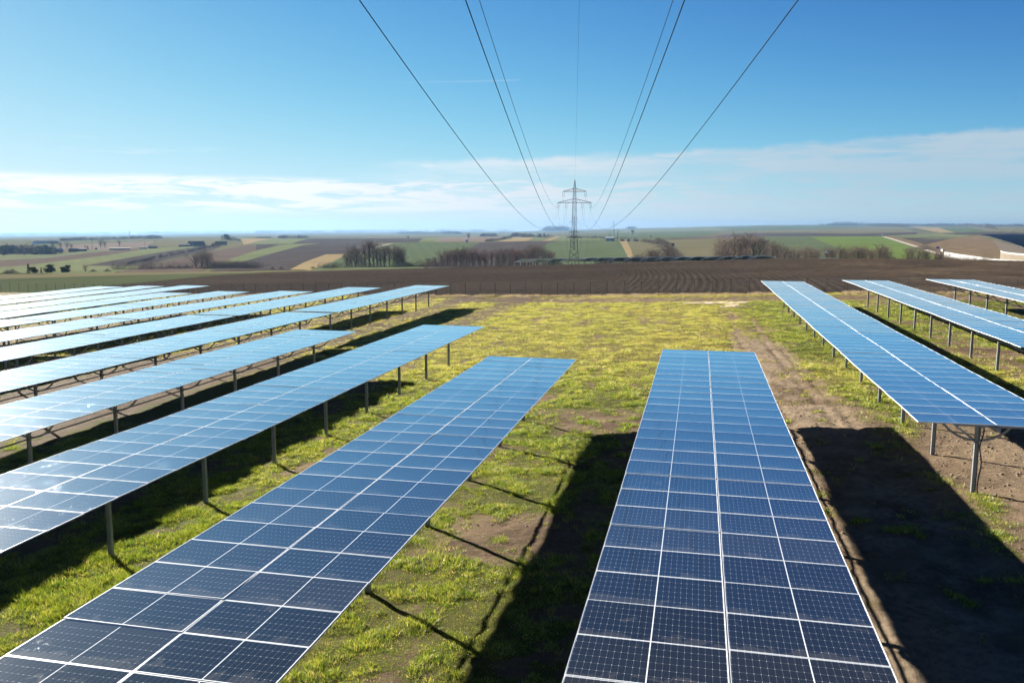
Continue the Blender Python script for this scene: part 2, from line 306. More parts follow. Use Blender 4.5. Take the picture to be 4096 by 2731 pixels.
# ------------------------------------------------------------------ the solar park's ground
FX = [-400, -150, -76, -42, -18, 12, 29, 48, 120]; FY = [175, 147, 134.5, 128.4, 124.5, 121.2, 119.5, 117.5, 110]
def fence_y(x): return np.interp(x, FX, FY)
TR = dict(A=-8.57, B=.647, C=9.657, D=18.47, E=27.14, G=-17.77, H=-26.56, I=-35.34, J=-44.13, K=-52.92, L=-61.7, N=-70.5, O=-79.3, P=-88.1, Q=-96.9, U=-105.7)
def cover(x, y):
    """grass cover 0..1, dryness 0..1, pale sand 0..1"""
    x = np.asarray(x, float); y = np.asarray(y, float)
    n = fbm(x * .35, y * .25, 4, 3); n2 = fbm(x * 1.3, y * 1.1, 4, 9)
    c = .98 - .55 * sst(n, .58, .78) * sst(y, 20, 60) - .25 * sst(n2, .5, .8)
    near = 1 - sst(y, 46, 62)
    c = c - near * sst(n, .58, .70) * .3
    wob = (fbm(x * .2, y * .2, 3, 21) - .5) * 5
    fy = fence_y(x)
    # dirt track inside the fence
    tr = sst(y + wob * .35, fy - 12.5, fy - 10.5) * (1 - sst(y + wob * .3, fy - 4.6, fy - 3.2)) * sst(x + wob, -46, -28)
    tr = np.maximum(tr, .8 * sst(y + wob * .4, fy - 15, fy - 12) * (1 - sst(y + wob * .3, fy - 9, fy - 7)) * sst(x, -95, -70) * (1 - sst(x, -40, -28)))
    c = c * (1 - .95 * tr * (.75 + .5 * (n2 - .3)))
    # lane right of the middle table, churned by wheels
    cx = 5.6 - (y - 40) * .012 + np.sin(y * .06) * .5
    ln = np.exp(-((x - cx) / 2.25) ** 4) * (1 - sst(y + wob * 2, 66, 84)); c = c * (1 - .93 * ln * sst(n2 + .25, .3, .75))
    c = c * (1 - .72 * np.exp(-((x - 6.2) / 3.1) ** 6) * (1 - sst(y + wob, 44, 54)) * sst(n2 + .2, .35, .65))
    for k, off in ((0, -1.0), (1, 1.0)):
        r_ = np.exp(-((x - cx - off) / .28) ** 2) * (1 - sst(y, 84, 96)); c = c * (1 - .85 * r_ * sst(n2, .2, .5))
    # wheel tracks turning in the open meadow
    for (px, py, rx, ry, w) in ((3.2, 84, 8.2, 5.2, .38), (4.6, 88, 8.2, 5.4, .34), (3.6, 95, 6.4, 4.5, .32)):
        q = np.hypot((x - px) / rx, (y - py - ry * 0) / ry); r_ = np.exp(-((q - 1) * min(rx, ry) / w) ** 2) * sst(x, -6.5, -3) * (1 - sst(y, py + 1.5, py + 4)); c = c * (1 - .8 * r_ * sst(n2 + n, .75, 1.05))
    c = c * (1 - .85 * np.exp(-(((x - 3.6) / 1.6) ** 2 + ((y - 95) / 7) ** 2) ** 2) * sst(n2, .3, .6))
    # trench scars between the tables
    c = c * (1 - .9 * np.exp(-(((x + 4) / 3.6) ** 4 + ((y - 42.3 - wob * .25) / 2.3) ** 4)) * sst(n2 + .1, .3, .6))
    c = c * (1 - .9 * np.exp(-(((x + 5.5) / 2.6) ** 4 + ((y - 25.4 - wob * .3) / 2.0) ** 4)) * sst(n2 + .15, .3, .6))
    c = c * (1 - .8 * np.exp(-(((x + 14) / 2.0) ** 4 + ((y - 40 - wob * .3) / 3.0) ** 4)) * sst(n2 + .1, .3, .6))
    c = c * (1 - .8 * np.exp(-(((x + 14.8) / 1.9) ** 4 + ((y - 33.5 - wob * .3) / 2.6) ** 4)) * sst(n2 + .1, .35, .6))
    # right of the fourth lane: bare soil round the near end of the tracker
    c = c * (1 - .95 * sst(x + wob * .5, 8.8, 10.2) * (1 - sst(y + wob, 38, 47)) * sst(n2 + .3, .35, .6))
    c = c * (1 - .5 * sst(x, 14, 17) * (1 - sst(x, 34, 40)) * sst(n, .46, .6))
    # thin growth beneath the tables
    for k, X in TR.items():
        if k not in 'B': c = c * (1 - (.72 if X < -20 else .22) * np.exp(-((x - X - 1.4) / 2.2) ** 4))
    c = c * (1 - .75 * np.exp(-((x + 21.6) / 1.5) ** 4) * sst(n + n2, .9, 1.1) * (1 - sst(y, 58, 68)))
    c = c * (1 - .6 * np.exp(-((x - .6) / 2.6) ** 4) * (1 - sst(y, 44, 48)))
    c = c * (1 - .62 * np.exp(-((x + 2.0) / 2.3) ** 6) * (1 - sst(y, 40, 44)) * sst(n2, .3, .55))
    sand_l = .2 * ln * sst(n2 + n, .7, 1.1) + .12 * sst(x + wob * .5, 8.8, 10.2) * (1 - sst(y + wob, 38, 47)) * sst(x, 8, 13)
    sand = np.exp(-(((x - 2.2) / 4.6) ** 4 + ((y - 108.4 - wob * .2) / 1.7) ** 4)) * sst(n2, .28, .42)
    sand = np.maximum(sand, np.exp(-(((x - 3.4) / 2.2) ** 4 + ((y - 104.5) / 2.6) ** 4)) * sst(n2, .5, .6) * .8)
    sand = np.maximum(sand, sand_l)
    dry = np.clip(.04 + .64 * sst(y, 40, 66) + .5 * (fbm(x * .12, y * .12, 3, 40) - .5) - .5 * sst(x, 2, 8) * sst(y, 55, 70), 0, 1)
    dry = np.maximum(dry, sst(y, fy - 3.6, fy - 2.2) * sst(x, -30, -12))
    cl = fbm(x * 1.1, y * 1.1, 3, 77); c = np.clip(c, 0, 1) * (.80 + .20 * sst(cl, .34, .5))
    return c * (1 - sst(sand, .3, .9)), dry, np.clip(sand, 0, 1)
def relief(x, y):
    c, d, s = cover(x, y)
    z = (fbm(x * .55, y * .55, 4, 5) - .5) * .16 + (fbm(x * 2.3, y * 2.3, 3, 6) - .5) * .07 + c * .02
    cx = 5.4 - (y - 40) * .012 + np.sin(y * .06) * .5
    for off in (-1.7, -1.0, 1.0, 1.8): z = z - (.07 + .05 * (fbm(x * .4, y * .4, 2, 14) - .5)) * np.exp(-((x - cx - off) / .25) ** 2) * (1 - sst(y, 84, 96))
    return z + s * .12
def near_z(x, y): return plane(x) + relief(x, y)

def soil_mat(name, plough=False):
    mt = bpy.data.materials.new(name); mt.use_nodes = True; t = NT(mt.node_tree)
    co = t.n('ShaderNodeTexCoord').outputs['Object']; at_ = t.n('ShaderNodeAttribute', attribute_name='cover'); s = t.n('ShaderNodeSeparateColor'); t.set(s, 0, at_.outputs['Color'])
    cov, dry, sand = s.outputs
    n1, n2, n3 = t.noise(co, .5, 5, .6), t.noise(co, 4.5, 5, .65), t.noise(co, 22, 4, .7)
    soil = t.mix(t.smooth(n1, .32, .68), (.084, .058, .039), (.165, .118, .077)); soil = t.mix(t.m('MULTIPLY', t.smooth(n2, .42, .74), .6), soil, (.20, .145, .088)); soil = t.mix(t.m('MULTIPLY', t.smooth(n3, .52, .3), .6), soil, (.042, .030, .021))
    sxp = t.n('ShaderNodeSeparateXYZ'); t.set(sxp, 0, co); soil = t.mix(t.m('MULTIPLY', t.smooth(sxp.outputs[0], -18, -23), .45), soil, (.040, .030, .022))   # damp earth on the low side
    soil = t.mix(t.m('MULTIPLY', sand, t.smooth(n2, .2, .6)), soil, (.62, .52, .38))
    g1 = t.mix(t.smooth(n2, .3, .7), (.045, .052, .012), (.095, .105, .020)); g2 = t.mix(t.smooth(n3, .3, .7), (.10, .082, .022), (.20, .158, .040))
    n4 = t.noise(co, 75, 3, .7); g1 = t.mix(t.smooth(n4, .55, .35), g1, (.020, .022, .010)); g1 = t.mix(t.smooth(n2, .60, .75), g1, (.15, .125, .05))
    gr = t.mix(t.m('ADD', t.m('MULTIPLY', dry, .9), t.m('MULTIPLY', t.m('SUBTRACT', n1, .5), .5), clamp=True), g1, g2)
    gr = t.mix(t.m('MULTIPLY', t.smooth(t.noise(co, 1.6, 4), .56, .72), .45), gr, (.13, .095, .045))
    f = t.smooth(t.m('ADD', t.m('SUBTRACT', cov, .5), t.m('MULTIPLY', t.m('SUBTRACT', t.m('ADD', t.m('MULTIPLY', n2, .6), t.m('MULTIPLY', n3, .4)), .5), 1.5)), -.12, .14)
    p = t.n('ShaderNodeBsdfPrincipled'); t.set(p, 'Base Color', t.mix(f, soil, gr)); t.set(p, 'Roughness', .92); t.set(p, 'Specular IOR Level', .03)
    b = t.n('ShaderNodeBump'); t.set(b, 'Height', t.m('ADD', t.m('MULTIPLY', n2, .6), t.m('MULTIPLY', n3, .5))); t.set(b, 'Strength', 1.); t.set(b, 'Distance', .2); t.set(p, 'Normal', b)
    o = t.n('ShaderNodeOutputMaterial'); t.set(o, 0, p); return mt
M['soil'] = soil_mat('meadow_soil')
def make_ground():
    A_ = np.arange
    xs = np.concatenate([A_(-160, -40, 1.2), A_(-40, -20, .4), A_(-20, 14, .16), A_(14, 30, .3), A_(30, 92, 1.)])
    ya = np.concatenate([A_(-14, 6, 1.), A_(6, 46, .16), A_(46, 80, .3)]); vb = np.linspace(0, 1, 110)
    X = np.repeat(xs[:, None], len(ya) + len(vb), 1); Yb = 80 + vb[None] * (fence_y(xs)[:, None] + 1.6 - 80)
    Y = np.concatenate([np.repeat(ya[None], len(xs), 0), Yb], 1)
    Z = near_z(X, Y); me = np_mesh('ground', np.stack([X, Y, Z], -1).reshape(-1, 3), grid_quads(len(xs), X.shape[1]), mats=[M['soil']])
    c, d, s = cover(X, Y); vcol(me, 'cover', np.stack([c, d, s], -1).reshape(-1, 3))
    tag(link('ground', me), kind='structure')
make_ground()

# grass: tufts of single blades
def blades_mat():
    mt = bpy.data.materials.new('grass_blades'); mt.use_nodes = True; t = NT(mt.node_tree)
    a = t.n('ShaderNodeAttribute', attribute_name='tint').outputs['Color']
    d = t.n('ShaderNodeBsdfDiffuse'); t.set(d, 0, a); tr = t.n('ShaderNodeBsdfTranslucent'); t.set(tr, 0, a); g = t.n('ShaderNodeBsdfGlossy'); t.set(g, 0, (.9, .9, .85, 1)); t.set(g, 'Roughness', .42)
    m1 = t.n('ShaderNodeMixShader'); t.set(m1, 0, .45); t.set(m1, 1, d); t.set(m1, 2, tr)
    m2 = t.n('ShaderNodeMixShader'); t.set(m2, 0, .035); t.set(m2, 1, m1); t.set(m2, 2, g)
    o = t.n('ShaderNodeOutputMaterial'); t.set(o, 0, m2); return mt
M['blade'] = blades_mat()
rs = np.random.RandomState(11)
def tufts(name, X, Y, H, nb, wid, colors, spread=.07, lean=.55, two=True):
    n = len(X); Z = near_z(X, Y) - .01
    th = rs.rand(n, nb) * 2 * np.pi; rr = spread * np.sqrt(rs.rand(n, nb)); bx = X[:, None] + rr * np.cos(th); by = Y[:, None] + rr * np.sin(th)
    h = H[:, None] * (.55 + .75 * rs.rand(n, nb)); la = th + (rs.rand(n, nb) - .5) * 1.6; ll = h * lean * (.3 + 1.2 * rs.rand(n, nb))
    fa = rs.rand(n, nb) * np.pi; w = wid * (.7 + .6 * rs.rand(n, nb)) if np.isscalar(wid) else wid[:, None] * (.7 + .6 * rs.rand(n, nb)); wx, wy = w * np.cos(fa), w * np.sin(fa); z0 = np.repeat(Z[:, None], nb, 1)
    P = lambda x, y, z: np.stack([x, y, z], -1)
    b0, b1 = P(bx - wx / 2, by - wy / 2, z0), P(bx + wx / 2, by + wy / 2, z0)
    tip = P(bx + ll * np.cos(la), by + ll * np.sin(la), z0 + h)
    if two:
        mx, my, mz = bx + ll * .33 * np.cos(la), by + ll * .33 * np.sin(la), z0 + h * .62
        V = np.stack([b0, b1, P(mx + wx * .42, my + wy * .42, mz), P(mx - wx * .42, my - wy * .42, mz), tip], 2).reshape(-1, 3); k = np.arange(n * nb) * 5
        q = np.stack([k, k + 1, k + 2, k + 3], -1); t3 = np.stack([k + 3, k + 2, k + 4], -1); nv = 5
    else:
        V = np.stack([b0, b1, tip], 2).reshape(-1, 3); k = np.arange(n * nb) * 3; q = None; t3 = np.stack([k, k + 1, k + 2], -1); nv = 3
    me = np_mesh(name, V, q, t3, [M['blade']], smooth=False)
    C = np.clip(colors[:, None, :] * (.8 + .4 * rs.rand(n, nb, 1)), 0, 1); vcol(me, 'tint', np.repeat(C.reshape(-1, 3), nv, 0)); return me
def scatter(n, xr, yr, thr=.45):
    x = xr[0] + rs.rand(n) * (xr[1] - xr[0]); y = yr[0] + rs.rand(n) * (yr[1] - yr[0]); c, d, s = cover(x, y)
    cl = fbm(x * 1.1, y * 1.1, 3, 77)
    k = rs.rand(n) < np.clip((c - .1) * 1.35, 0, 1) * np.maximum(.3 + .7 * sst(cl, .33, .52), .72 * sst(y, 55, 75)) * (1 - s); k &= y < fence_y(x) - .3
    d = d[k]; x = x[k]; y = y[k]; cl = cl[k]; r = rs.rand(len(x))
    green = np.array([[.135, .20, .015], [.22, .27, .02], [.085, .145, .016], [.30, .32, .03]])[rs.randint(0, 4, len(x))]
    straw = np.array([[.50, .43, .08], [.42, .39, .055], [.55, .47, .16], [.33, .35, .045]])[rs.randint(0, 4, len(x))]
    f = (r < d * .95 + .06)[:, None]; return x, y, np.where(f, straw, green), cl
parts_ = []
for n, xr, yr, h, nb, w, two in ((104000, (-13, 18), (8, 34), .082, 9, .0085, True), (70000, (-34, -12), (10, 36), .09, 9, .010, True), (74000, (-26, 20), (34, 62), .095, 8, .013, True), (130000, (-46, 24), (62, 122), .105, 6, .021, False), (36000, (-110, -46), (55, 134), .13, 5, .035, False), (16000, (20, 56), (36, 118), .11, 5, .022, False)):
    x, y, c, cl = scatter(n, xr, yr); parts_.append(tufts('grass', x, y, h * (.55 + 1.15 * sst(cl, .40, .70)), nb, w, c, .10 if two else .17, .8, two))
for n, xr, yr, h, wd in ((150000, (-13, 18), (9, 36), .040, .008), (90000, (-32, -12), (11, 40), .045, .010), (60000, (-22, 16), (36, 62), .05, .014)):
    x, y, c, cl = scatter(n, xr, yr); parts_.append(tufts('grass', x, y, h * (.6 + .8 * rs.rand(len(x))), 5, wd, c * (.75 + .35 * rs.rand(len(x), 1)), .15, 1.1, False))
x = rs.rand(5200) * 120 - 76; y = fence_y(x) - 2.6 + rs.rand(5200) ** .7 * 3.2; c = np.array([[.36, .27, .14], [.28, .20, .11], [.42, .34, .19]])[rs.randint(0, 3, 5200)] * np.where(x < -30, .75, 1.)[:, None]
k = sst(fbm(x * .5, y * .5, 3, 5), .4, .6) > rs.rand(5200) * .8
parts_.append(tufts('dry_grass', x[k], y[k], np.full(k.sum(), .34), 7, .03, c[k], .18, .7, False))
for me in parts_[:-1]: tag(link('grass', me), 'short winter grass growing between the solar tables', 'grass', kind='stuff')
tag(link('dry_grass', parts_[-1]), 'pale dry grass along the foot of the wire fence', 'dry grass', kind='stuff')

# clods and stones on the bare soil
def clods():
    V = []; Fq = []; n = 6400; b = 0
    x = np.concatenate([9 + rs.rand(2600) * 8, 2 + rs.rand(1500) * 8, rs.rand(n - 4100) * 34 - 20]); y = np.concatenate([17 + rs.rand(2600) * 26, 38 + rs.rand(1500) * 34, 14 + rs.rand(n - 4100) * 46]); c, d, s = cover(x, y)
    k = c < .3; x, y = x[k], y[k]; z = near_z(x, y); r = .016 + .055 * rs.rand(len(x)) ** 3
    ico = bmesh.new(); bmesh.ops.create_icosphere(ico, subdivisions=1, radius=1); iv = np.array([v.co for v in ico.verts]); it = np.array([[v.index for v in f.verts] for f in ico.faces]); ico.free()
    j = iv[None] * (1 + (rs.rand(len(x), len(iv), 1) - .5) * .7) * r[:, None, None] * np.array([1, 1, .7]); j += np.stack([x, y, z], -1)[:, None]
    tr = (it[None] + (np.arange(len(x)) * len(iv))[:, None, None]).reshape(-1, 3)
    return np_mesh('soil_clods', j.reshape(-1, 3), None, tr, [mat('clod', (.135, .098, .062), .95, 0, .3, 9)], False)
tag(link('soil_clods', clods()), 'small clods and stones strewn over the bare soil', 'soil clods', kind='stuff')

# ------------------------------------------------------------------ solar trackers
PW, PD, TH = 2.384, 1.303, .035
def glass_mesh(frame=True, glass=True):
    mb = MB(); nx, ny = 3, 8; fw = .010
    if glass:
        vs = []; 
        for i in range(nx + 1):
            for j in range(ny + 1):
                u, v = fw + (PW - 2 * fw) * i / nx, fw + (PD - 2 * fw) * j / ny; q = (2 * v / PD - 1); vs.append((u - PW / 2, v - PD / 2, -.0015 - .0042 * (1 - q * q)))
        mb.add(vs, [(i * (ny + 1) + j, (i + 1) * (ny + 1) + j, (i + 1) * (ny + 1) + j + 1, i * (ny + 1) + j + 1) for i in range(nx) for j in range(ny)], 0)
        mb.add([(-PW / 2 + fw, -PD / 2 + fw, -.012), (PW / 2 - fw, -PD / 2 + fw, -.012), (PW / 2 - fw, PD / 2 - fw, -.012), (-PW / 2 + fw, PD / 2 - fw, -.012)], [(3, 2, 1, 0)], 1)
    if frame:
        k = 2 if glass else 0
        for lo, hi in (((-PW / 2, -PD / 2, -TH), (PW / 2, -PD / 2 + fw, 0)), ((-PW / 2, PD / 2 - fw, -TH), (PW / 2, PD / 2, 0)), ((-PW / 2, -PD / 2 + fw, -TH), (-PW / 2 + fw, PD / 2 - fw, -.0004)), ((PW / 2 - fw, -PD / 2 + fw, -TH), (PW / 2, PD / 2 - fw, -.0004))): mb.box(lo, hi, k)
    me = mb.mesh('solar_panel', [M['glass'], M['back'], M['alu']] if glass else [M['alu']])
    if glass:
        uv = me.uv_layers.new(name='UVMap'); co = [v.co for v in me.vertices]
        for l in me.loops: uv.data[l.index].uv = (co[l.vertex_index].x + PW / 2, co[l.vertex_index].y + PD / 2)
        for p in me.polygons: p.use_smooth = p.material_index == 0
    return me
ME_full, ME_glass, ME_frame = glass_mesh(), glass_mesh(False, True), glass_mesh(True, False)
def post_mesh(h):
    mb = MB(); a, b, t = .075, .05, .008     # a C/H section, web across the row
    mb.box((-a, -t / 2, -.5), (a, t / 2, h)); 
    for s in (-1, 1): mb.box((s * a - (t if s > 0 else 0), -b, -.5), (s * a + (0 if s > 0 else t), b, h))
    mb.box((-.11, -.06, h - .16), (.11, .06, h - .02)); mb.box((a, -.045, h - .62), (a + .03, .045, h - .1))
    return mb.mesh('post', [M['galv']])
def arc_mesh():
    mb = MB(); n = 26; r0, r1 = 1.33, 1.40; a0, a1 = R(200), R(340); zc = .44
    vs = []
    for i in range(n + 1):
        a = a0 + (a1 - a0) * i / n
        for r_ in (r0, r1 + (.012 if i % 2 else 0)):
            for y in (-.03, .03): vs.append((r_ * math.cos(a), y, zc + r_ * math.sin(a)))
    fs = []
    for i in range(n):
        k = i * 4; fs += [(k, k + 4, k + 5, k + 1), (k + 2, k + 3, k + 7, k + 6), (k, k + 2, k + 6, k + 4), (k + 1, k + 5, k + 7, k + 3)]
    fs += [(0, 1, 3, 2), (n * 4, n * 4 + 2, n * 4 + 3, n * 4 + 1)]
    mb.add(vs, fs); mb.box((-1.38, -.03, -.10), (1.38, .03, -.04))
    return mb.mesh('drive_arc', [M['galv']])
ME_arc = arc_mesh()
_posts = {}
def tracker(X, y_far, rows, ztop, label, group, pitch=1.3196, split=False, first_post=2.2, arcs=True, rest=0, slope=0., cables=(), shaft=1.04):
    g0 = float(plane(X)); L = rows * pitch; root = empty('solar_tracker', (X, y_far - L / 2, g0)); tag(root, label, 'solar tracker', group)
    zt = ztop - g0
    rr_ = random.Random(int(X * 100 + y_far * 7))
    restm = []
    for i in range(rows):
        yl = L / 2 - (i + .5) * pitch
        for s in (-1, 1):
            p = (s * (PW / 2 + .011), yl, zt + slope * yl + rr_.gauss(0, .003) + .012 * math.sin(yl * .42 + X)); rot = (rr_.gauss(0, .0026), rr_.gauss(0, .0022), 0)
            if i < rest: restm.append((p, rot)); continue
            if split:
                o = link('solar_panel', ME_glass, root, p); o.rotation_euler = rot; link('frame', ME_frame, o)
            else: o = link('solar_panel', ME_full, root, p); o.rotation_euler = rot
    if restm:
        bm = bmesh.new()
        for p, rot in restm:
            k = len(bm.verts); bm.from_mesh(ME_full); bm.verts.ensure_lookup_table(); vs = bm.verts[k:]; bmesh.ops.translate(bm, vec=p, verts=vs)
        me = ME_full.copy(); bm.to_mesh(me); bm.free(); tag(link('solar_panel_block', me, root), kind='stuff')
    tb = MB(); 
    vs = [(-.075, 0, -.21), (.075, 0, -.21), (.075, 0, -.06), (-.075, 0, -.06)]
    tb.add([(a, sgn * (L / 2 + .1), b + zt + slope * sgn * L / 2) for sgn in (-1, 1) for a, _, b in vs], [(0, 1, 2, 3), (7, 6, 5, 4), (0, 4, 5, 1), (1, 5, 6, 2), (2, 6, 7, 3), (3, 7, 4, 0)])
    tb.build('torque_tube', M['galv'], root)
    rl = MB()
    for i in range(rows + 1):
        y = L / 2 - i * pitch; y = min(max(y, -L / 2 + .04), L / 2 - .04); rl.box((-1.25, y - .025, zt - .085 + slope * y), (1.25, y + .025, zt - TH - .004 + slope * y))
    rl.build('module_rails', M['galv'], root)
    ys = []; y = L / 2 - first_post
    while y > -L / 2 + .5: ys.append(y); y -= 4 * pitch
    if -L / 2 + 2.0 < ys[-1] - 2: ys.append(-L / 2 + 1.8)
    h = round(zt - .2, 2)
    if h not in _posts: _posts[h] = post_mesh(h)
    for y in ys:
        link('post', _posts[h], root, (0, y, slope * y))
        if arcs: link('drive_arc', ME_arc, root, (0, y + .09, zt - .06 + slope * y))
    sh = MB(); sh.tube([(.0, ys[-1] - .1, zt - shaft + slope * ys[-1]), (.0, ys[0] + .1, zt - shaft + slope * ys[0])], .035, 8); sh.build('drive_shaft', M['galv'], root)
    for cy in cables:
        cb = MB(); n = 14; cb.tube([(.13 + .04 * math.sin(i * .9), cy - .09 + .03 * math.cos(i * 1.3), zt - .2 - (zt - .2) * i / n) for i in range(n + 1)], .022, 6); cb.build('cable', M['cable'], root)
    return root
HT = lambda X: CAM_Z - 1.4045 * 4.79 + .03604 * X      # height of the panel plane at X
G1, G2 = 'solar trackers left of the power line', 'solar trackers right of the power line'
tracker(TR['B'], 45.93, 35, HT(TR['B']) + .12, 'panel table with a white centre seam running straight under the camera', 'near solar trackers', split=True, cables=(14,), shaft=1.22)
tracker(TR['A'], 44.0, 34, HT(TR['A']) + .01, 'dark panel table slanting away beside the shaded grass strip, left of the middle table', 'near solar trackers', split=True, shaft=1.22)
tracker(TR['C'], 104.1, 56, HT(TR['C']) - .0, 'long table right of the dirt lane, its near end on a cabled post', G2, pitch=1.33, rest=6, cables=(-35.36,), first_post=3.44)
tracker(TR['D'], 102.4, 42, HT(TR['D']) + .05, 'table between the long laned table and the rightmost table', G2, first_post=2.6)
tracker(TR['E'], 101.9, 38, HT(TR['E']), 'rightmost table, running off the edge below the fence corner', G2, first_post=2.6)
tracker(TR['G'], 60.5, 38, HT(TR['G']) - .06, 'table with water drops on its near glass, dark posts in tall grass', G1, split=True, first_post=1.4)
tracker(TR['H'], 57.3, 31, HT(TR['H']) - .0, 'table ending short in a dark shaded strip behind the dripping table', G1)
tracker(TR['I'], 72.8, 33, HT(TR['I']) - .11, 'near half of the row whose far half reaches the open meadow', G1, first_post=2.2)
tracker(TR['I'], 110.14, 28, HT(TR['I']) - .12, 'far half of the first full-length row, standing by the meadow edge', G1, pitch=1.3, first_post=1.8)
tracker(TR['J'], 70.5, 25, HT(TR['J']) - .06, 'near half of the second full-length row, cut by the photo edge', G1)
tracker(TR['J'], 107.52, 28, HT(TR['J']) - .06, 'far half of the second full-length row, second from the meadow', G1, pitch=1.295)
tracker(TR['K'], 68.2, 17, HT(TR['K']) - .06, 'near half of the third full-length row, short stretch in view', G1)
tracker(TR['K'], 105.1, 28, HT(TR['K']) - .16, 'far half of the third full-length row, third from the meadow', G1, pitch=1.295, slope=-.004)
tracker(TR['L'], 67.4, 10, HT(TR['L']) + .0, 'near half of the fourth full-length row, only its end in view', G1)
tracker(TR['L'], 103.95, 28, HT(TR['L']) - .06, 'far half of the fourth full-length row, fourth from the meadow', G1, pitch=1.28)
tracker(TR['N'], 104.15, 28, HT(TR['N']) - .1, 'far table just this side of the three deepest rows', G1)
tracker(TR['O'], 122.6, 36, HT(TR['O']) - .2, 'foremost of the three deep rows that reach close to the fence', G1)
tracker(TR['P'], 123.5, 30, HT(TR['P']) - .19, 'middle one of the three deep rows that reach close to the fence', G1)
tracker(TR['Q'], 124.9, 24, HT(TR['Q']) - .21, 'rearmost of the three deep rows that reach close to the fence', G1)
tracker(TR['U'], 108.5, 8, HT(TR['U']) - .18, 'white sliver of a table at the photo edge, under the green field', G1)

# ------------------------------------------------------------------ fields beyond the fence
def field_mat(name, c1, c2, rot=0., period=0., stripe=.3, scale=.05, rough=.95, furrow=0.):
    c1 = tuple(v * .8 for v in c1); c2 = tuple(v * .8 for v in c2)
    mt = bpy.data.materials.new(name); mt.use_nodes = True; t = NT(mt.node_tree)
    co = t.n('ShaderNodeTexCoord').outputs['Object']
    f = t.smooth(t.noise(t.mapv(co, rot=(0, 0, rot), scale=(1, .35, 1)), scale, 6, .65), .3, .7)
    if period:
        w = t.n('ShaderNodeTexWave', wave_type='BANDS', bands_direction='X'); t.set(w, 'Vector', t.mapv(co, rot=(0, 0, rot))); t.set(w, 'Scale', 1 / period * .314); t.set(w, 'Distortion', 1.2); t.set(w, 'Detail', 3); t.set(w, 'Detail Scale', .6)
        f = t.m('ADD', t.m('MULTIPLY', f, 1 - stripe), t.m('MULTIPLY', w.outputs['Fac'], stripe))
    f = t.m('ADD', t.m('MULTIPLY', f, .8), t.m('MULTIPLY', t.noise(co, scale * 14, 3, .7), .2))
    p = t.n('ShaderNodeBsdfPrincipled'); t.set(p, 'Base Color', t.mix(f, c1, c2)); t.set(p, 'Roughness', rough); t.set(p, 'Specular IOR Level', 0.)
    o = t.n('ShaderNodeOutputMaterial'); t.set(o, 0, p); return mt

def make_base():
    aa = np.linspace(R(-57), R(39), 330); dd = np.concatenate([[30, 80, 140, 200, 240], np.exp(np.linspace(math.log(262), math.log(15300), 190))])
    A, D = np.meshgrid(aa, dd, indexing='ij'); X, Y = D * np.sin(A), D * np.cos(A); Z = ground_z(X, Y) - np.where(D < 262, 1.2, .12 + D * .00012)
    me = np_mesh('terrain', np.stack([X, Y, Z], -1).reshape(-1, 3), grid_quads(len(aa), len(dd)), mats=[field_mat('valley_grassland', (.075, .085, .045), (.14, .125, .075), .3, 0, .3, .012)])
    me.flip_normals(); tag(link('terrain', me), kind='structure')
make_base()

# the ploughed field and the green field run from the fence over the crest
PBX = [-205., -168, -132, -117, -116, -116, -117]; PBY = [118., 136, 165, 205, 232, 265, 330]
def plough():
    pts = [near_pt(250, 655), near_pt(400, 641.5), near_pt(500, 631.5), near_pt(585, 624.5)]
    bx = [pts[0].x - (pts[1].x - pts[0].x) * .6] + [p.x for p in pts]; by = [pts[0].y - (pts[1].y - pts[0].y) * .6] + [p.y for p in pts]
    k = (bx[-1] - bx[-2]) / (by[-1] - by[-2]); by.append(360.); bx.append(bx[-2 + 1] + k * (360 - by[-2]))
    ys = np.concatenate([np.arange(116, 262, .8), np.arange(262, 330, 4.)]); xb = np.interp(ys, by, bx)
    def sheet(name, s, mats, furrow):
        X = xb[None] + s[:, None]; Y = np.repeat(ys[None], len(s), 0)
        Z = ground_z(X, Y) - .10 - 2.5 * sst(np.hypot(X, Y), 266, 292) + (fbm(X * .35, Y * .35, 3, 8) - .5) * .12
        if furrow:
            q = np.clip((Y - 121) / 110, 0, 1.4); w = sst(X, -60, 10) * (1 - .3 * sst(X, 40, 90)); g = 8 * q * (1 - w) + w * (6 * q - 17 * q ** 2.6)
            s_ = X - g; ph = s_ * 2 * np.pi / 1.3 + (fbm(s_ * .3, Y * .02, 2, 4) - .5) * 5
            am = (.03 + .05 * sst(X, -40, -5)) * (.5 + fbm(s_ * .22, Y * .012, 2, 31)) * (1 - sst(X, 12, 34)) * sst(Y, 120, 127)
            Z = Z + am * (np.sin(ph) + .4 * np.sin(2.1 * ph + 1)) + (fbm(X * 1.1, Y * 1.1, 2, 12) - .5) * .17
        me = np_mesh(name, np.stack([X, Y, Z], -1).reshape(-1, 3), grid_quads(len(s), len(ys)), mats=mats)
        c = np.stack([fbm(X * .03, Y * .03, 3, 61), 0 * X, 0 * X], -1); vcol(me, 'cover', c.reshape(-1, 3)); return tag(link(name, me), kind='structure')
    sheet('ploughed_field', np.concatenate([np.arange(0, 60, 1.5), np.arange(60, 235, .42), np.arange(235, 330, 1.)]), [M['plough']], True)
    sheet('crop_field', np.arange(-190, .5, 2.0), [field_mat('winter_cereal', (.052, .066, .036), (.078, .090, .046), R(50), 3.2, .35, .06)], False)
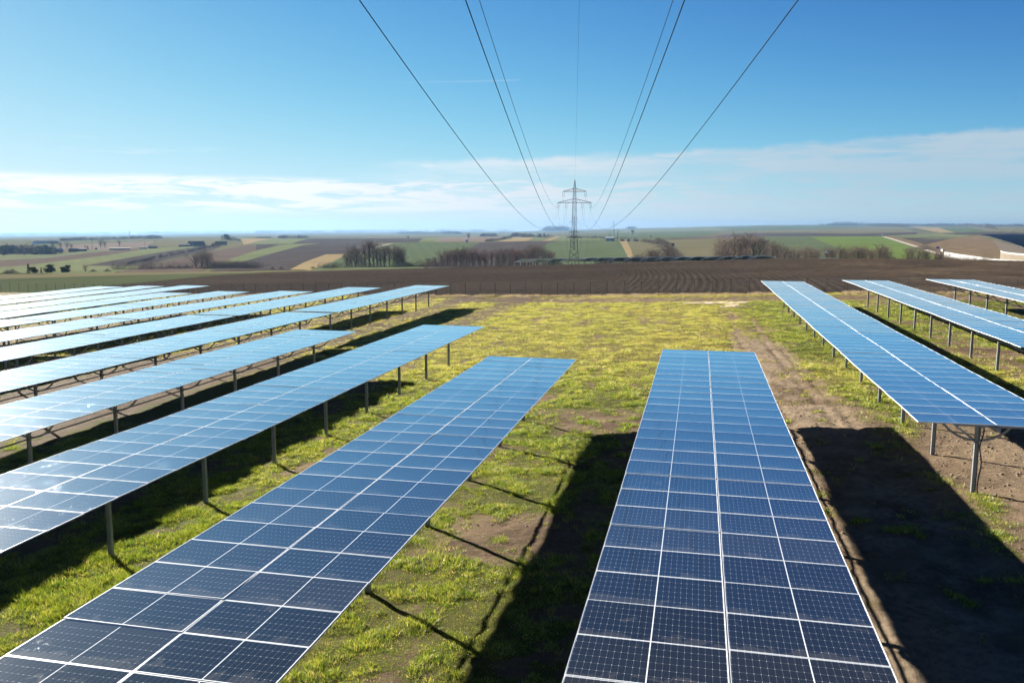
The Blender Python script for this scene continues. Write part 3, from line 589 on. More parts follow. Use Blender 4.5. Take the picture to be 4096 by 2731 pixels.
def plough_mat():
    mt = bpy.data.materials.new('ploughed_soil'); mt.use_nodes = True; t = NT(mt.node_tree)
    co = t.n('ShaderNodeTexCoord').outputs['Object']; n1, n2, n3 = t.noise(co, .07, 4), t.noise(co, 1.3, 5, .65), t.noise(co, 6, 4, .7)
    sx_ = t.n('ShaderNodeSeparateXYZ'); t.set(sx_, 0, co)
    c = t.mix(t.smooth(n2, .3, .72), (.019, .0162, .0150), (.044, .035, .029)); c = t.mix(t.m('MULTIPLY', t.smooth(n3, .52, .70), .6), c, (.125, .095, .070))
    c = t.mix(t.m('MULTIPLY', t.smooth(t.noise(t.mapv(co, scale=(.3, 1, 1)), .045, 4), .42, .62), .3), c, (.062, .049, .040))
    dryr = t.m('MULTIPLY', t.smooth(sx_.outputs[0], 18, 48), t.smooth(n1, .3, .7)); c = t.mix(t.m('MULTIPLY', dryr, .55), c, (.085, .062, .042))
    nb = t.noise(t.mapv(co, scale=(.25, 1, 1), rot=(0, 0, R(-22))), .35, 4); c = t.mix(t.m('MULTIPLY', t.m('MULTIPLY', t.smooth(nb, .58, .7), t.smooth(sx_.outputs[0], 16, 30)), .5), c, (.15, .115, .07))
    p = t.n('ShaderNodeBsdfPrincipled'); t.set(p, 'Base Color', c); t.set(p, 'Roughness', .95); t.set(p, 'Specular IOR Level', 0.)
    b = t.n('ShaderNodeBump'); t.set(b, 'Height', t.m('ADD', n2, t.m('MULTIPLY', n3, .6))); t.set(b, 'Strength', 1.); t.set(b, 'Distance', .16); t.set(p, 'Normal', b)
    o = t.n('ShaderNodeOutputMaterial'); t.set(o, 0, p); return mt
M['plough'] = plough_mat(); plough()

# fields on the far slopes: outlines draped over the land
C0 = {1: 0, 2: 588, 3: 1176, 4: 1764}
def q(c, zx, zy): return C0[c] + .25 * zx, 488.1 + .25 * zy
def drape(name, outline, mt, layer=0, step=(9., 1.6)):
    pts = [q(*p) for p in outline]; bm = bmesh.new(); bm.faces.new([bm.verts.new((x, y, 0)) for x, y in pts])
    for ax in (0, 1):
        lo, hi = min(p[ax] for p in pts), max(p[ax] for p in pts); n = int((hi - lo) / step[ax])
        for i in range(1, n + 1):
            pc = [0, 0, 0]; pc[ax] = lo + (hi - lo) * i / (n + 1); no = [0, 0, 0]; no[ax] = 1
            bmesh.ops.bisect_plane(bm, geom=bm.verts[:] + bm.edges[:] + bm.faces[:], plane_co=pc, plane_no=no, dist=1e-5)
    bmesh.ops.triangulate(bm, faces=bm.faces[:])
    vs = list(bm.verts); w = cast(np.array([v.co.x for v in vs]), np.array([v.co.y for v in vs]))
    w[:, 2] += .03 + .05 * layer + np.hypot(w[:, 0], w[:, 1]) * (.00002 + .00004 * layer)
    w[:, 2] -= 3.5 * (1 - sst(np.hypot(w[:, 0], w[:, 1]), 264, 305))
    for v, p in zip(vs, w): v.co = p
    bmesh.ops.recalc_face_normals(bm, faces=bm.faces[:]); me = bpy.data.meshes.new(name); bm.to_mesh(me); bm.free()
    if len(me.polygons) and sum(p.normal.z for p in me.polygons) < 0: me.flip_normals()
    for p in me.polygons: p.use_smooth = True
    me.materials.append(mt); return tag(link(name, me), kind='structure')
FM = dict(
    brown=field_mat('brown_field', (.085, .066, .055), (.125, .098, .080), R(30), 9, .3, .02), dark=field_mat('dark_field', (.048, .042, .042), (.078, .066, .060), R(-35), 10, .3, .02),
    green=field_mat('green_field', (.066, .088, .048), (.096, .118, .062), R(-20), 12, .4, .02), lime=field_mat('bright_green_field', (.085, .125, .036), (.115, .160, .046), R(30), 9, .3, .02),
    pale=field_mat('pale_green_field', (.105, .125, .062), (.15, .16, .08), R(-40), 10, .3, .02), tan=field_mat('tan_field', (.20, .155, .085), (.27, .21, .115), R(-40), 10, .3, .02),
    pink=field_mat('stubble_field', (.14, .11, .09), (.18, .145, .115), R(20), 9, .3, .02), olive=field_mat('olive_field', (.100, .098, .055), (.145, .130, .080), R(-30), 11, .45, .02),
    meadow=field_mat('meadow', (.095, .115, .060), (.15, .16, .085), 0, 0, .3, .01), track=field_mat('gravel_track', (.34, .30, .25), (.42, .38, .32), 0, 0, .3, .1),
    bank=field_mat('earth_bank', (.10, .075, .05), (.19, .14, .09), R(40), 0, .3, .09), greyb=field_mat('grey_soil', (.13, .11, .09), (.18, .15, .12), 0, 0, .3, .05))
FL = [
 ('meadow', 'meadow', 0, [(1,0,560),(1,0,505),(1,760,490),(1,1300,492),(1,1250,520),(1,1000,558)]),
 ('field', 'meadow', 0, [(1,0,440),(1,0,392),(1,560,385),(1,800,348),(1,1100,345),(1,820,372),(1,420,420)]),
 ('field', 'brown', 0, [(1,0,503),(1,0,438),(1,420,418),(1,820,370),(1,1100,344),(1,1300,338),(1,1290,345),(1,1000,392),(1,600,440),(1,200,490)]),
 ('field', 'pale', 0, [(1,0,512),(1,0,502),(1,200,489),(1,600,440),(1,1000,392),(1,1290,345),(1,1550,318),(1,1860,311),(1,1600,347),(1,1200,412),(1,900,467),(1,760,492)]),
 ('ploughed_field', 'dark', 0, [(1,760,492),(1,900,467),(1,1200,412),(1,1600,347),(1,1860,311),(1,2040,306),(1,1950,342),(1,1600,415),(1,1280,492)]),
 ('ploughed_field', 'brown', 0, [(1,1250,500),(1,1600,432),(1,1950,356),(1,2300,296),(2,0,296),(2,0,350),(1,2100,432),(1,1900,500),(1,1850,545),(1,1060,556)]),
 ('field', 'pale', 0, [(1,2100,432),(2,0,350),(2,60,335),(2,300,290),(2,600,283),(2,430,302),(2,200,362),(2,0,417),(1,2240,450),(1,2150,462)]),
 ('ploughed_field', 'dark', 0, [(1,1900,545),(1,2240,450),(2,0,417),(2,200,362),(2,430,302),(2,600,283),(2,1000,279),(2,1150,292),(2,990,350),(2,820,382),(2,640,385),(2,440,458),(2,310,526),(2,0,530)]),
 ('ploughed_field', 'dark', 0, [(2,0,294),(2,210,291),(2,60,336),(2,0,350)]),
 ('field', 'tan', 0, [(2,310,526),(2,440,458),(2,640,385),(2,830,382),(2,790,412),(2,670,468),(2,500,526)]),
 ('field', 'green', 0, [(2,480,560),(2,500,526),(2,670,468),(2,800,412),(2,990,358),(2,1170,305),(2,1350,280),(2,1700,274),(2,2060,277),(2,1930,340),(2,1750,400),(2,1600,460),(2,1480,560)]),
 ('track', 'track', 1, [(2,930,378),(2,1100,317),(2,1210,290),(2,1260,286),(2,1130,316),(2,980,366)]),
 ('ploughed_field', 'dark', 0, [(2,1480,560),(2,1600,460),(2,1750,430),(2,1930,340),(2,2060,277),(2,2352,266),(3,0,266),(3,430,262),(3,330,281),(3,265,330),(3,235,560)]),
 ('field', 'pale', 0, [(2,150,241),(2,490,240),(2,400,262),(2,330,286),(2,-90,294),(2,20,262)]),
 ('ploughed_field', 'dark', 0, [(2,330,286),(2,400,262),(2,500,240),(2,1530,237),(2,1490,272),(2,1000,278),(2,600,283)]),
 ('field', 'pale', 0, [(2,1490,272),(2,1540,235),(2,1690,230),(2,1650,271)]),
 ('field', 'pink', 0, [(2,1650,271),(2,1690,230),(2,2200,221),(2,2300,235),(2,2110,271)]),
 ('field', 'tan', 0, [(2,2200,268),(2,2352,240),(3,0,230),(3,110,218),(3,205,233),(3,130,263),(3,0,266)]),
 ('field', 'meadow', 0, [(3,130,263),(3,205,233),(3,330,233),(3,270,262)]),
 ('field', 'tan', 0, [(3,270,262),(3,400,222),(3,450,220),(3,345,262)]),
 ('field', 'meadow', 0, [(3,345,262),(3,450,220),(3,820,232),(3,840,250),(3,450,262)]),
 ('field', 'green', 0, [(3,235,560),(3,265,330),(3,330,281),(3,440,262),(3,840,250),(3,990,264),(3,1062,400),(3,1055,500)]),
 ('field', 'tan', 0, [(3,990,264),(3,1052,264),(3,1090,330),(3,1110,400),(3,1100,500),(3,1055,500),(3,1062,400)]),
 ('field', 'olive', 0, [(3,1052,264),(3,1300,257),(3,1385,312),(3,1450,390),(3,1440,500),(3,1100,500),(3,1110,400),(3,1090,330)]),
 ('field_margin', 'tan', 1, [(3,1300,256),(3,1350,260),(3,1405,312),(3,1460,360),(3,1470,420),(3,1440,400),(3,1385,314)]),
 ('field', 'olive', 0, [(3,1400,250),(3,2230,234),(3,2352,292),(4,110,390),(4,190,460),(3,1440,500),(3,1520,420),(3,1500,360),(3,1420,290)]),
 ('ploughed_strip', 'dark', 1, [(3,2215,233),(3,2262,232),(3,2352,287),(3,2352,306)]),
 ('field', 'green', 0, [(3,2262,232),(4,0,228),(4,385,222),(4,560,292),(4,700,345),(4,720,460),(4,190,460),(4,110,390),(3,2352,287)]),
 ('field', 'lime', 0, [(4,385,222),(4,1045,218),(4,1300,306),(4,1560,392),(4,1560,455),(4,720,460),(4,700,345),(4,560,292)]),
 ('road', 'track', 2, [(4,1040,220),(4,1078,221),(4,1400,318),(4,1610,390),(4,1560,394),(4,1370,326)]),
 ('field_margin', 'bank', 1, [(4,1078,221),(4,1130,217),(4,1330,262),(4,1480,308),(4,1580,350),(4,1640,410),(4,1600,392),(4,1400,318)]),
 ('earth_bank', 'bank', 1, [(4,1450,296),(4,1640,250),(4,1840,216),(4,1960,214),(4,2050,250),(4,2110,310),(4,2180,440),(4,1640,440),(4,1600,380),(4,1500,325)]),
 ('earth_bank', 'greyb', 1, [(4,2050,248),(4,2352,330),(4,2352,440),(4,2180,440),(4,2110,310)]),
 ('field', 'green', 0, [(3,1850,132),(4,0,117),(4,560,110),(4,910,134),(4,600,150),(4,0,163),(3,2060,170)]),
 ('field', 'olive', 0, [(3,2150,189),(3,1980,178),(3,2060,170),(4,0,163),(4,600,150),(4,910,134),(4,1200,134),(4,1370,180),(4,800,194),(4,300,186)]),
 ('ploughed_field', 'dark', 0, [(4,300,187),(4,800,195),(4,1370,181),(4,1360,202),(4,1000,216),(4,0,219),(3,1900,222),(3,2050,196),(4,0,188)]),
 ('field', 'tan', 0, [(4,1310,129),(4,1560,138),(4,1720,187),(4,1560,187),(4,1380,146)]),
 ('field', 'green', 0, [(4,1560,138),(4,1820,131),(4,2030,177),(4,1720,187)]),
 ('field', 'olive', 0, [(4,1820,131),(4,2352,132),(4,2352,184),(4,2030,177)]),
 ('ploughed_field', 'dark', 0, [(4,1600,190),(4,2030,178),(4,2352,185),(4,2352,206),(4,1930,204),(4,1720,200)]),
 ('field', 'meadow', 0, [(4,1090,214),(4,1600,192),(4,1860,212),(4,1640,248),(4,1260,232)]),
 ('ploughed_field', 'dark', 0, [(4,1230,234),(4,1500,224),(4,1740,230),(4,1450,296),(4,1330,264)]),
 ('field', 'brown', 0, [(3,1400,246),(3,1880,212),(3,1920,195),(3,2050,196),(3,1900,222),(4,0,219),(3,2352,231)]),
 ('field', 'green', 0, [(3,500,222),(3,1100,188),(3,1700,176),(3,1900,192),(3,1700,222),(3,1400,244),(3,820,232)]),
 ('field', 'meadow', 0, [(3,600,190),(3,1500,140),(3,1850,132),(3,2060,170),(3,1700,174),(3,1100,186)]),
 ('field', 'pink', 0, [(1,520,345),(1,545,302),(1,900,285),(1,1420,264),(1,1330,322),(1,1000,346)]),
 ('field', 'olive', 0, [(1,1330,322),(1,1420,264),(1,1700,248),(1,2010,238),(1,2030,256),(1,1900,302),(1,1550,316)]),
 ('field', 'tan', 0, [(1,2210,240),(2,150,241),(2,20,262),(2,-90,294),(1,2240,297)]),
]
for nm, k, ly, ol in FL: drape(nm, ol, FM[k], ly)

# ------------------------------------------------------------------ fence
def fence():
    root = empty('wire_fence', (0, 122, float(plane(0)))); tag(root, 'wire mesh fence on thin dark posts along the ploughed field', 'fence')
    bx, by, bz = root.location
    mg = mat('fence_paint', (.025, .04, .032), .5); mw = mat('fence_wire', (.22, .25, .24), .6, .0)
    xs = list(np.arange(-168, 47.9, 2.5)) ; P = [Vector((x, float(fence_y(x)), float(plane(x)))) for x in xs]
    cnr = Vector((48, float(fence_y(48)), float(plane(48)))); P.append(cnr)
    for i in range(1, 12): P.append(Vector((48 + .55 * i, cnr.y - 2.45 * i, float(plane(48)))))
    H = 2.04; pm = MB().tube([(0, 0, -.4), (0, 0, H)], .032, 6).mesh('post', [mg])
    for p in P[14:]: link('post', pm, root, p - root.location)
    mb = MB()
    for p in P[:14]: mb.tube([p - root.location + Vector((0, 0, -.4)), p - root.location + Vector((0, 0, H))], .032, 6)
    mb.build('posts_beyond', mg, root)
    br = MB(); k = min(range(len(P)), key=lambda i: abs(P[i].x + 12.5)); p = P[k] - root.location
    br.tube([p + Vector((0, 0, 1.5)), p + Vector((-1.15, 0, 0))], .035, 6); br.build('brace', M['galv'], root)
    b2 = MB(); c = cnr - root.location; b2.tube([c + Vector((0, 0, 1.5)), c + Vector((-1.3, .05, 0))], .03, 6); b2.tube([c + Vector((0, 0, 1.5)), c + Vector((.3, -1.25, 0))], .03, 6); b2.build('brace', mg, root)
    wm = MB(); w = .0038
    def rib(a, b, ww=w): 
        wm.add([a - Vector((0, 0, ww)), b - Vector((0, 0, ww)), b + Vector((0, 0, ww)), a + Vector((0, 0, ww))], [(0, 1, 2, 3)])
    for a, b in zip(P[:-1], P[1:]):
        a, b = a - root.location, b - root.location; dx = (b - a).normalized()
        for k in range(14): z = Vector((0, 0, .06 + k * .1505)); rib(a + z, b + z, w * (2 if k in (0, 13) else 1))
        n = int((b - a).length / .10)
        for k in range(n):
            p0 = a + (b - a) * (k + .5) / n; wm.add([p0 - dx * w + Vector((0, 0, .05)), p0 + dx * w + Vector((0, 0, .05)), p0 + dx * w + Vector((0, 0, 2.02)), p0 - dx * w + Vector((0, 0, 2.02))], [(0, 1, 2, 3)])
    wm.build('wire_mesh', mw, root)
fence()

# ------------------------------------------------------------------ power line
LAZ = float(azs(1318.6, 540)[0]); LD = Vector((math.sin(LAZ), math.cos(LAZ), 0)); LP = Vector((math.cos(LAZ), -math.sin(LAZ), 0))
ATT = [(-7.5, 7.4), (-3.83, 7.4), (3.66, 7.4), (7.5, 7.4), (-5.18, 13.2), (5.05, 13.2)]     # lateral offset and height (over the camera) of each conductor at the first pylon
def pylon(d, dz, label, thick=1.):
    """lattice tower on the line, d metres from the camera, everything raised by dz against the first one"""
    zb = float(ground_z(LD.x * d, LD.y * d)); root = empty('power_pylon', LD * d + Vector((0, 0, zb)), -LAZ); tag(root, label, 'pylon', 'pylons of the power line')
    up = CAM_Z + dz - zb; z = lambda h: h + up
    # half widths by height over the camera
    hh = [zb - CAM_Z - dz, .65, 10.5, 12.36, 15.7, 17.1, 21.2]; hw0 = .95 + (.65 - hh[0]) * .0745; hw = [hw0, .95, .78, .72, .62, .58, .06]
    wd = lambda h: float(np.interp(h, hh, hw))
    lv = [hh[0]]; 
    while lv[-1] < 21: lv.append(min(lv[-1] + max(wd(lv[-1]) * 1.45, .55), 21.2))
    mb = MB(); r = .105 * thick
    def bar(a, b, rr): mb.tube([a, b], rr, 4)
    cs = [(-1, -1), (1, -1), (1, 1), (-1, 1)]
    for a, b in zip(lv[:-1], lv[1:]):
        wa, wb = wd(a), wd(b)
        for i in range(4):
            p, n = cs[i], cs[(i + 1) % 4]
            bar((p[0] * wa, p[1] * wa, z(a)), (p[0] * wb, p[1] * wb, z(b)), r if a < 12 else r * .8)
            bar((p[0] * wa, p[1] * wa, z(a)), (n[0] * wb, n[1] * wb, z(b)), r * .55); bar((n[0] * wa, n[1] * wa, z(a)), (p[0] * wb, p[1] * wb, z(b)), r * .55)
    for h in (hh[0] + 2.6, .65, 10.5, 12.36, 15.7, 17.1):
        for i in range(4): p, n = cs[i], cs[(i + 1) % 4]; w = wd(h); bar((p[0] * w, p[1] * w, z(h)), (n[0] * w, n[1] * w, z(h)), r * .7)
    mb.build('tower_body', M['lattice'], root)
    for hb, ht, ln in ((10.5, 12.36, 7.8), (15.7, 17.1, 5.42)):
        ar = MB(); 
        for s in (-1, 1):
            n = 7
            for y in (-1, 1):
                w0, w1 = wd(hb), wd(ht); tipb = Vector((s * ln, y * .12, z(hb))); tipt = Vector((s * ln, y * .12, z(hb) + .15))
                b0, t0 = Vector((s * w0, y * w0, z(hb))), Vector((s * w1, y * w1, z(ht)))
                ar.tube([b0, tipb], r * .75, 4); ar.tube([t0, tipt], r * .75, 4)
                for k in range(n):
                    f0, f1 = k / n, (k + 1) / n
                    ar.tube([b0.lerp(tipb, f0), t0.lerp(tipt, f1 if k % 2 == 0 else f0)] if k % 2 == 0 else [t0.lerp(tipt, f0), b0.lerp(tipb, f1)], r * .4, 4)
            for k in range(1, 7): f = k / 7; ar.tube([Vector((s * wd(hb), wd(hb), z(hb))).lerp(Vector((s * ln, .12, z(hb))), f), Vector((s * wd(hb), -wd(hb), z(hb))).lerp(Vector((s * ln, -.12, z(hb))), min(1, f + .1))], r * .4, 4)
        ar.build('crossarm', M['lattice'], root)
    for ox, oh in ATT:
        base = 10.5 if oh < 10 else 15.7; ib = MB()
        for s in (-1, 1):
            n = 12; pts = [(ox + s * .36, 0, z(base) - .12 - 1.95 * i / n) for i in range(n + 1)]; ib.tube(pts, [.075 if i % 2 else .045 for i in range(n + 1)], 6)
        ib.tube([(ox - .38, 0, z(base) - 2.1), (ox + .38, 0, z(base) - 2.1)], .05, 4); ib.tube([(ox, 0, z(base) - 2.1), (ox, 0, z(oh))], .05, 4); ib.build('insulator', M['insul'], root)
    return root
pylon(400, 0, 'nearest lattice pylon, two crossarms, rising straight out of the far solar tables')
pylon(890, -22.5, 'second pylon, seen low through the legs of the nearest pylon', 1.1)
pylon(1370, -4.5, 'third pylon, faint in the haze, its arms level with the waist of the nearest pylon', 1.2)
def wire(name, label, s0, s1, ox0, ox1, h0, h1, hmin, rad, group):
    """a hanging conductor between distances s0 and s1 along the line, heights over the camera, parabola through its lowest point"""
    mb = MB(); n = 70; A_ = (math.sqrt(max(h1 - hmin, 0)) + math.sqrt(max(h0 - hmin, 0))) / (s1 - s0); c = s1 - math.sqrt(max(h1 - hmin, 0)) / A_
    pts = []
    for i in range(n + 1):
        s = s0 + (s1 - s0) * i / n; pts.append(LD * s + LP * (ox0 + (ox1 - ox0) * i / n) + Vector((0, 0, CAM_Z + hmin + (A_ * (s - c)) ** 2)))
    tag(mb.build(name, M['conductor'], None, smooth=True, ), label, 'power line wire', group) if False else None
    mb.tube(pts, rad, 6); o = mb.build(name, M['conductor'], None, smooth=True); tag(o, label, 'power line wire', group); return o
WN = ['outer left wire of the lower crossarm, leaving the photo furthest left', 'inner left wire of the lower crossarm', 'inner right wire of the lower crossarm', 'outer right wire of the lower crossarm, leaving the photo furthest right', 'left wire of the upper crossarm', 'right wire of the upper crossarm']
for (ox, h), lb in zip(ATT, WN):
    if h < 10: wire('overhead_wire', lb + ', passing overhead', -25, 400, ox, ox, 13.4, 7.4, -.75, .021, 'wires over the solar park')
    else: wire('overhead_wire', lb + ', passing overhead', -25, 400, ox, ox, 19., 13.2, 4.9, .018, 'wires over the solar park')
wire('overhead_wire', 'thin earth wire from the tip of the nearest pylon, straight up the sky', -25, 400, .25, 0, 26, 21.2, 15.5, .009, 'wires over the solar park')
for (ox, h), lb in zip(ATT, WN): wire('overhead_wire', lb.split(', leaving')[0] + ' beyond the nearest pylon', 400, 890, ox, ox, h, h - 22.5, h - 34, .017, 'wires beyond the nearest pylon')
for (ox, h), lb in zip(ATT[:4:3] + ATT[4:], WN[:4:3] + WN[4:]): wire('overhead_wire', lb.split(', leaving')[0] + ' between second and third pylon', 890, 1370, ox, ox, h - 22.5, h - 4.5, h - 31, .02, 'wires between the second and third pylon')

# ------------------------------------------------------------------ trees
def twig_mat(name, a, b):
    mt = bpy.data.materials.new(name); mt.use_nodes = True; t = NT(mt.node_tree); oi = t.n('ShaderNodeObjectInfo').outputs['Random']
    p = t.n('ShaderNodeBsdfDiffuse'); t.set(p, 0, t.mix(oi, a, b)); o = t.n('ShaderNodeOutputMaterial'); t.set(o, 0, p); return mt
M['bark'] = twig_mat('bark', (.075, .060, .048), (.13, .105, .085)); M['twig'] = twig_mat('twigs', (.17, .135, .11), (.25, .20, .165)); M['twig_red'] = twig_mat('reddish_twigs', (.20, .14, .115), (.27, .20, .165))
M['needle'] = twig_mat('needles', (.018, .032, .016), (.030, .045, .022)); M['shrub'] = twig_mat('shrub_twigs', (.13, .108, .085), (.19, .155, .125))
def bare_tree(seed, spread=.45, first=.22, limbs=9, upright=.6, tw=.010, stems=1, levels=(5, 6, 7)):
    """unit-height leafless tree: (trunk mesh builder, crown mesh builder)"""
    r = random.Random(seed); tb, cb = MB(), MB()
    def strip(a, b, w):
        d = (b - a).normalized(); n = d.cross(Vector((r.uniform(-1, 1), r.uniform(-1, 1), r.uniform(-1, 1)))).normalized() * w; cb.add([a - n, a + n, b], [(0, 1, 2)])
    def grow(p, d, ln, lv, w):
        if lv == len(levels): return
        for i in range(levels[lv]):
            f = r.uniform(.3, 1.); bp = p + d * ln * f
            nd = (d + Vector((r.gauss(0, .62), r.gauss(0, .62), r.gauss(.15 * upright, .42)))).normalized(); nl = ln * r.uniform(.34, .62)
            strip(bp, bp + nd * nl, w); grow(bp, nd, nl, lv + 1, w * .62)
    for s in range(stems):
        off = Vector((r.gauss(0, .05), r.gauss(0, .05), 0)) if stems > 1 else Vector((0, 0, 0)); lean = Vector((r.gauss(0, .05 if stems == 1 else .22), r.gauss(0, .05 if stems == 1 else .22), 1)).normalized(); hh = r.uniform(.68, .8)
        pts = [off + lean * hh * i / 6 + Vector((r.gauss(0, .012), r.gauss(0, .012), 0)) * (i > 0) for i in range(7)]; tb.tube(pts, [.022 * (1 - .13 * i) / stems ** .5 for i in range(7)], 5)
        for i in range(limbs // stems + 1):
            f = first + (1 - first) * (i + r.random() * .6) / (limbs // stems + 1); f = min(f, .98); bp = pts[0].lerp(pts[-1], f); a = i * 2.4 + r.uniform(-.5, .5)
            d = Vector((math.cos(a) * spread, math.sin(a) * spread, upright * r.uniform(.6, 1.3))).normalized(); ln = (1.02 - bp.z) / max(d.z, .35) * r.uniform(.4, .75) * min(1, .45 + f) if upright > .8 else (.20 + .30 * (1 - abs(f - .55) * 1.3)) * r.uniform(.7, 1.15)
            e = bp + d * ln; tb.tube([bp, bp.lerp(e, .5) + Vector((0, 0, .01)), e], [.011, .007, .003], 4); grow(bp, d, ln, 0, tw * .34)
    return tb, cb
def conifer(seed, wid=.24, start=.06):
    r = random.Random(seed); tb, cb = MB(), MB(); tb.tube([(0, 0, 0), (0, 0, .97)], [.018, .003], 5); n = 26
    for i in range(n):
        f = i / n; z = start + (1 - start) * f; ln = wid * (1 - f) ** .8 * r.uniform(.65, 1.15) + .012
        for k in range(9):
            a = r.uniform(0, 6.283); d = Vector((math.cos(a), math.sin(a), -.28)); p0 = Vector((0, 0, z)); 
            for j in range(7):
                c = p0 + d * ln * r.uniform(.25, 1) + Vector((r.gauss(0, .012), r.gauss(0, .012), r.gauss(0, .012))); s = .028 * r.uniform(.5, 1.2)
                cb.add([c + Vector((r.gauss(0, s), r.gauss(0, s), r.gauss(0, s * .6))) for _ in range(3)], [(0, 1, 2)])
    return tb, cb
def leafy(seed, sx_=.36, flat=.8):
    r = random.Random(seed); tb, cb = MB(), MB(); tb.tube([(0, 0, 0), (0, 0, .55)], [.03, .012], 5)
    cl = [(Vector((r.gauss(0, sx_ * .42), r.gauss(0, sx_ * .42), r.uniform(.16, .86))), r.uniform(.10, .2)) for _ in range(26)]
    for c, rad in cl:
        rad *= 1.15 - .6 * abs(c.z - .4)
        for _ in range(80):
            p = c + Vector((r.gauss(0, 1), r.gauss(0, 1), r.gauss(0, flat))).normalized() * rad * r.uniform(.5, 1.05); s = .030
            cb.add([p + Vector((r.gauss(0, s), r.gauss(0, s), r.gauss(0, s))) for _ in range(3)], [(0, 1, 2)])
    return tb, cb
def twiggy(seed):
    r = random.Random(seed); tb, cb = MB(), MB()
    for i in range(7):
        a = r.uniform(0, 6.28); tb.tube([(0, 0, -.05), (math.cos(a) * .16, math.sin(a) * .16, .4), (math.cos(a) * .3, math.sin(a) * .3, .75)], [.02, .012, .004], 4)
    for i in range(1700):
        d = Vector((r.gauss(0, .42), r.gauss(0, .42), 0)); p = Vector((d.x, d.y, r.random() ** .8 * max(.15, .9 - d.length * .8))); n = Vector((d.x * .6 + r.gauss(0, .35), d.y * .6 + r.gauss(0, .35), r.uniform(.3, 1.))).normalized() * r.uniform(.06, .2)
        w = n.cross(Vector((r.gauss(0, 1), r.gauss(0, 1), r.gauss(0, 1)))).normalized() * .0065; cb.add([p - w, p + w, p + n], [(0, 1, 2)])
    return tb, cb
PROTO = {}
def proto(kind, v):
    k = (kind, v)
    if k not in PROTO:
        sd_ = hash(kind) % 1 + v * 31 + len(kind) * 7
        cm_ = 'twig'
        if kind == 'bare': tb, cb = bare_tree(sd_, .44, .12, 19, .78, .0085, 1, (6, 7, 8))
        elif kind == 'red': tb, cb = bare_tree(sd_, .42, .08, 20, .76, .009, 1, (6, 7, 8)); cm_ = 'twig_red'
        elif kind == 'poplar': tb, cb = bare_tree(sd_, .20, .06, 20, 1., .009, 1, (6, 5, 6))
        elif kind == 'bush': tb, cb = twiggy(sd_); cm_ = 'shrub'
        elif kind == 'conifer': tb, cb = conifer(sd_); cm_ = 'needle'
        else: tb, cb = leafy(sd_); cm_ = 'needle'
        PROTO[k] = (tb.mesh('trunk', M['bark']), cb.mesh('crown', M[cm_]))
    return PROTO[k]
NAMES = dict(bare='bare_tree', red='bare_tree', poplar='poplar_tree', bush='bare_shrub', conifer='conifer_tree', ever='evergreen_tree')
CATS = dict(bare='tree', red='tree', poplar='tree', bush='shrub', conifer='tree', ever='tree')
tr_ = random.Random(5)
_on = 'first second third fourth fifth sixth seventh eighth ninth tenth eleventh twelfth thirteenth fourteenth fifteenth sixteenth seventeenth eighteenth nineteenth'.split()
ORD = _on + [w for t_, te in (('twenty', 'twentieth'), ('thirty', 'thirtieth'), ('forty', 'fortieth'), ('fifty', 'fiftieth')) for w in [te] + [t_ + '-' + u for u in _on[:9]]]
def tree(c, zx, zy, d, kind, label, group, wide=1.):
    """zx, zy: where its tip shows in the photo; d: metres away"""
    px, py = q(c, zx, zy); base = at(px, d); top = float(azs(px, py)[1]) * math.hypot(base.x, base.y) + CAM_Z; h = max(top - base.z, 1.5) * 1.02
    tm, cm_ = proto(kind, tr_.randrange(4)); o = empty(NAMES[kind], base - Vector((0, 0, .25)), tr_.uniform(0, 6.28)); w = h * wide * tr_.uniform(.9, 1.12); o.scale = (w, w, h)
    tag(o, label, CATS[kind], group); link('trunk', tm, o); link('crown', cm_, o); return o
def stand(lst, what, group, wide=1., back=None):
    """a line of trees from left to right"""
    if back: lst = lst + [(c, zx + tr_.uniform(15, 32), zy + tr_.uniform(6, 40), d + tr_.uniform(8, 25), k) for c, zx, zy, d, k in lst if k not in ('bush', 'poplar')]
    lst = sorted(lst, key=lambda e: (e[0], e[1]))
    for i, (c, zx, zy, d, kind) in enumerate(lst):
        noun = dict(bare='bare tree', red='reddish bare tree', poplar='upright bare poplar', bush='leafless shrub', conifer='dark conifer', ever='dark evergreen')[kind]
        tree(c, zx, zy, d, kind, f'{noun}, {ORD[i]} from the left {what}', group, wide)
stand([(2, x, y, d, k) for x, y, d, k in [(700, 468, 390, 'bush'), (655, 474, 385, 'bush'), (520, 486, 380, 'bush'), (150, 490, 380, 'bush'), (230, 494, 380, 'bush'), (830, 385, 420, 'bare'), (880, 335, 430, 'bare'), (925, 330, 435, 'bare'), (965, 400, 420, 'bare'), (1005, 285, 440, 'poplar'), (1042, 248, 430, 'poplar'), (1080, 262, 445, 'poplar'), (1115, 318, 430, 'poplar'), (1150, 312, 440, 'bare'), (1185, 328, 430, 'poplar'), (1225, 312, 440, 'poplar'), (1268, 328, 430, 'bare'), (1305, 335, 440, 'bare'), (1340, 380, 430, 'bare'), (1385, 435, 420, 'bush'), (1420, 455, 415, 'bush')]], 'in the tall clump behind the ploughed crest', 'trees in the tall clump', 1.15, True)
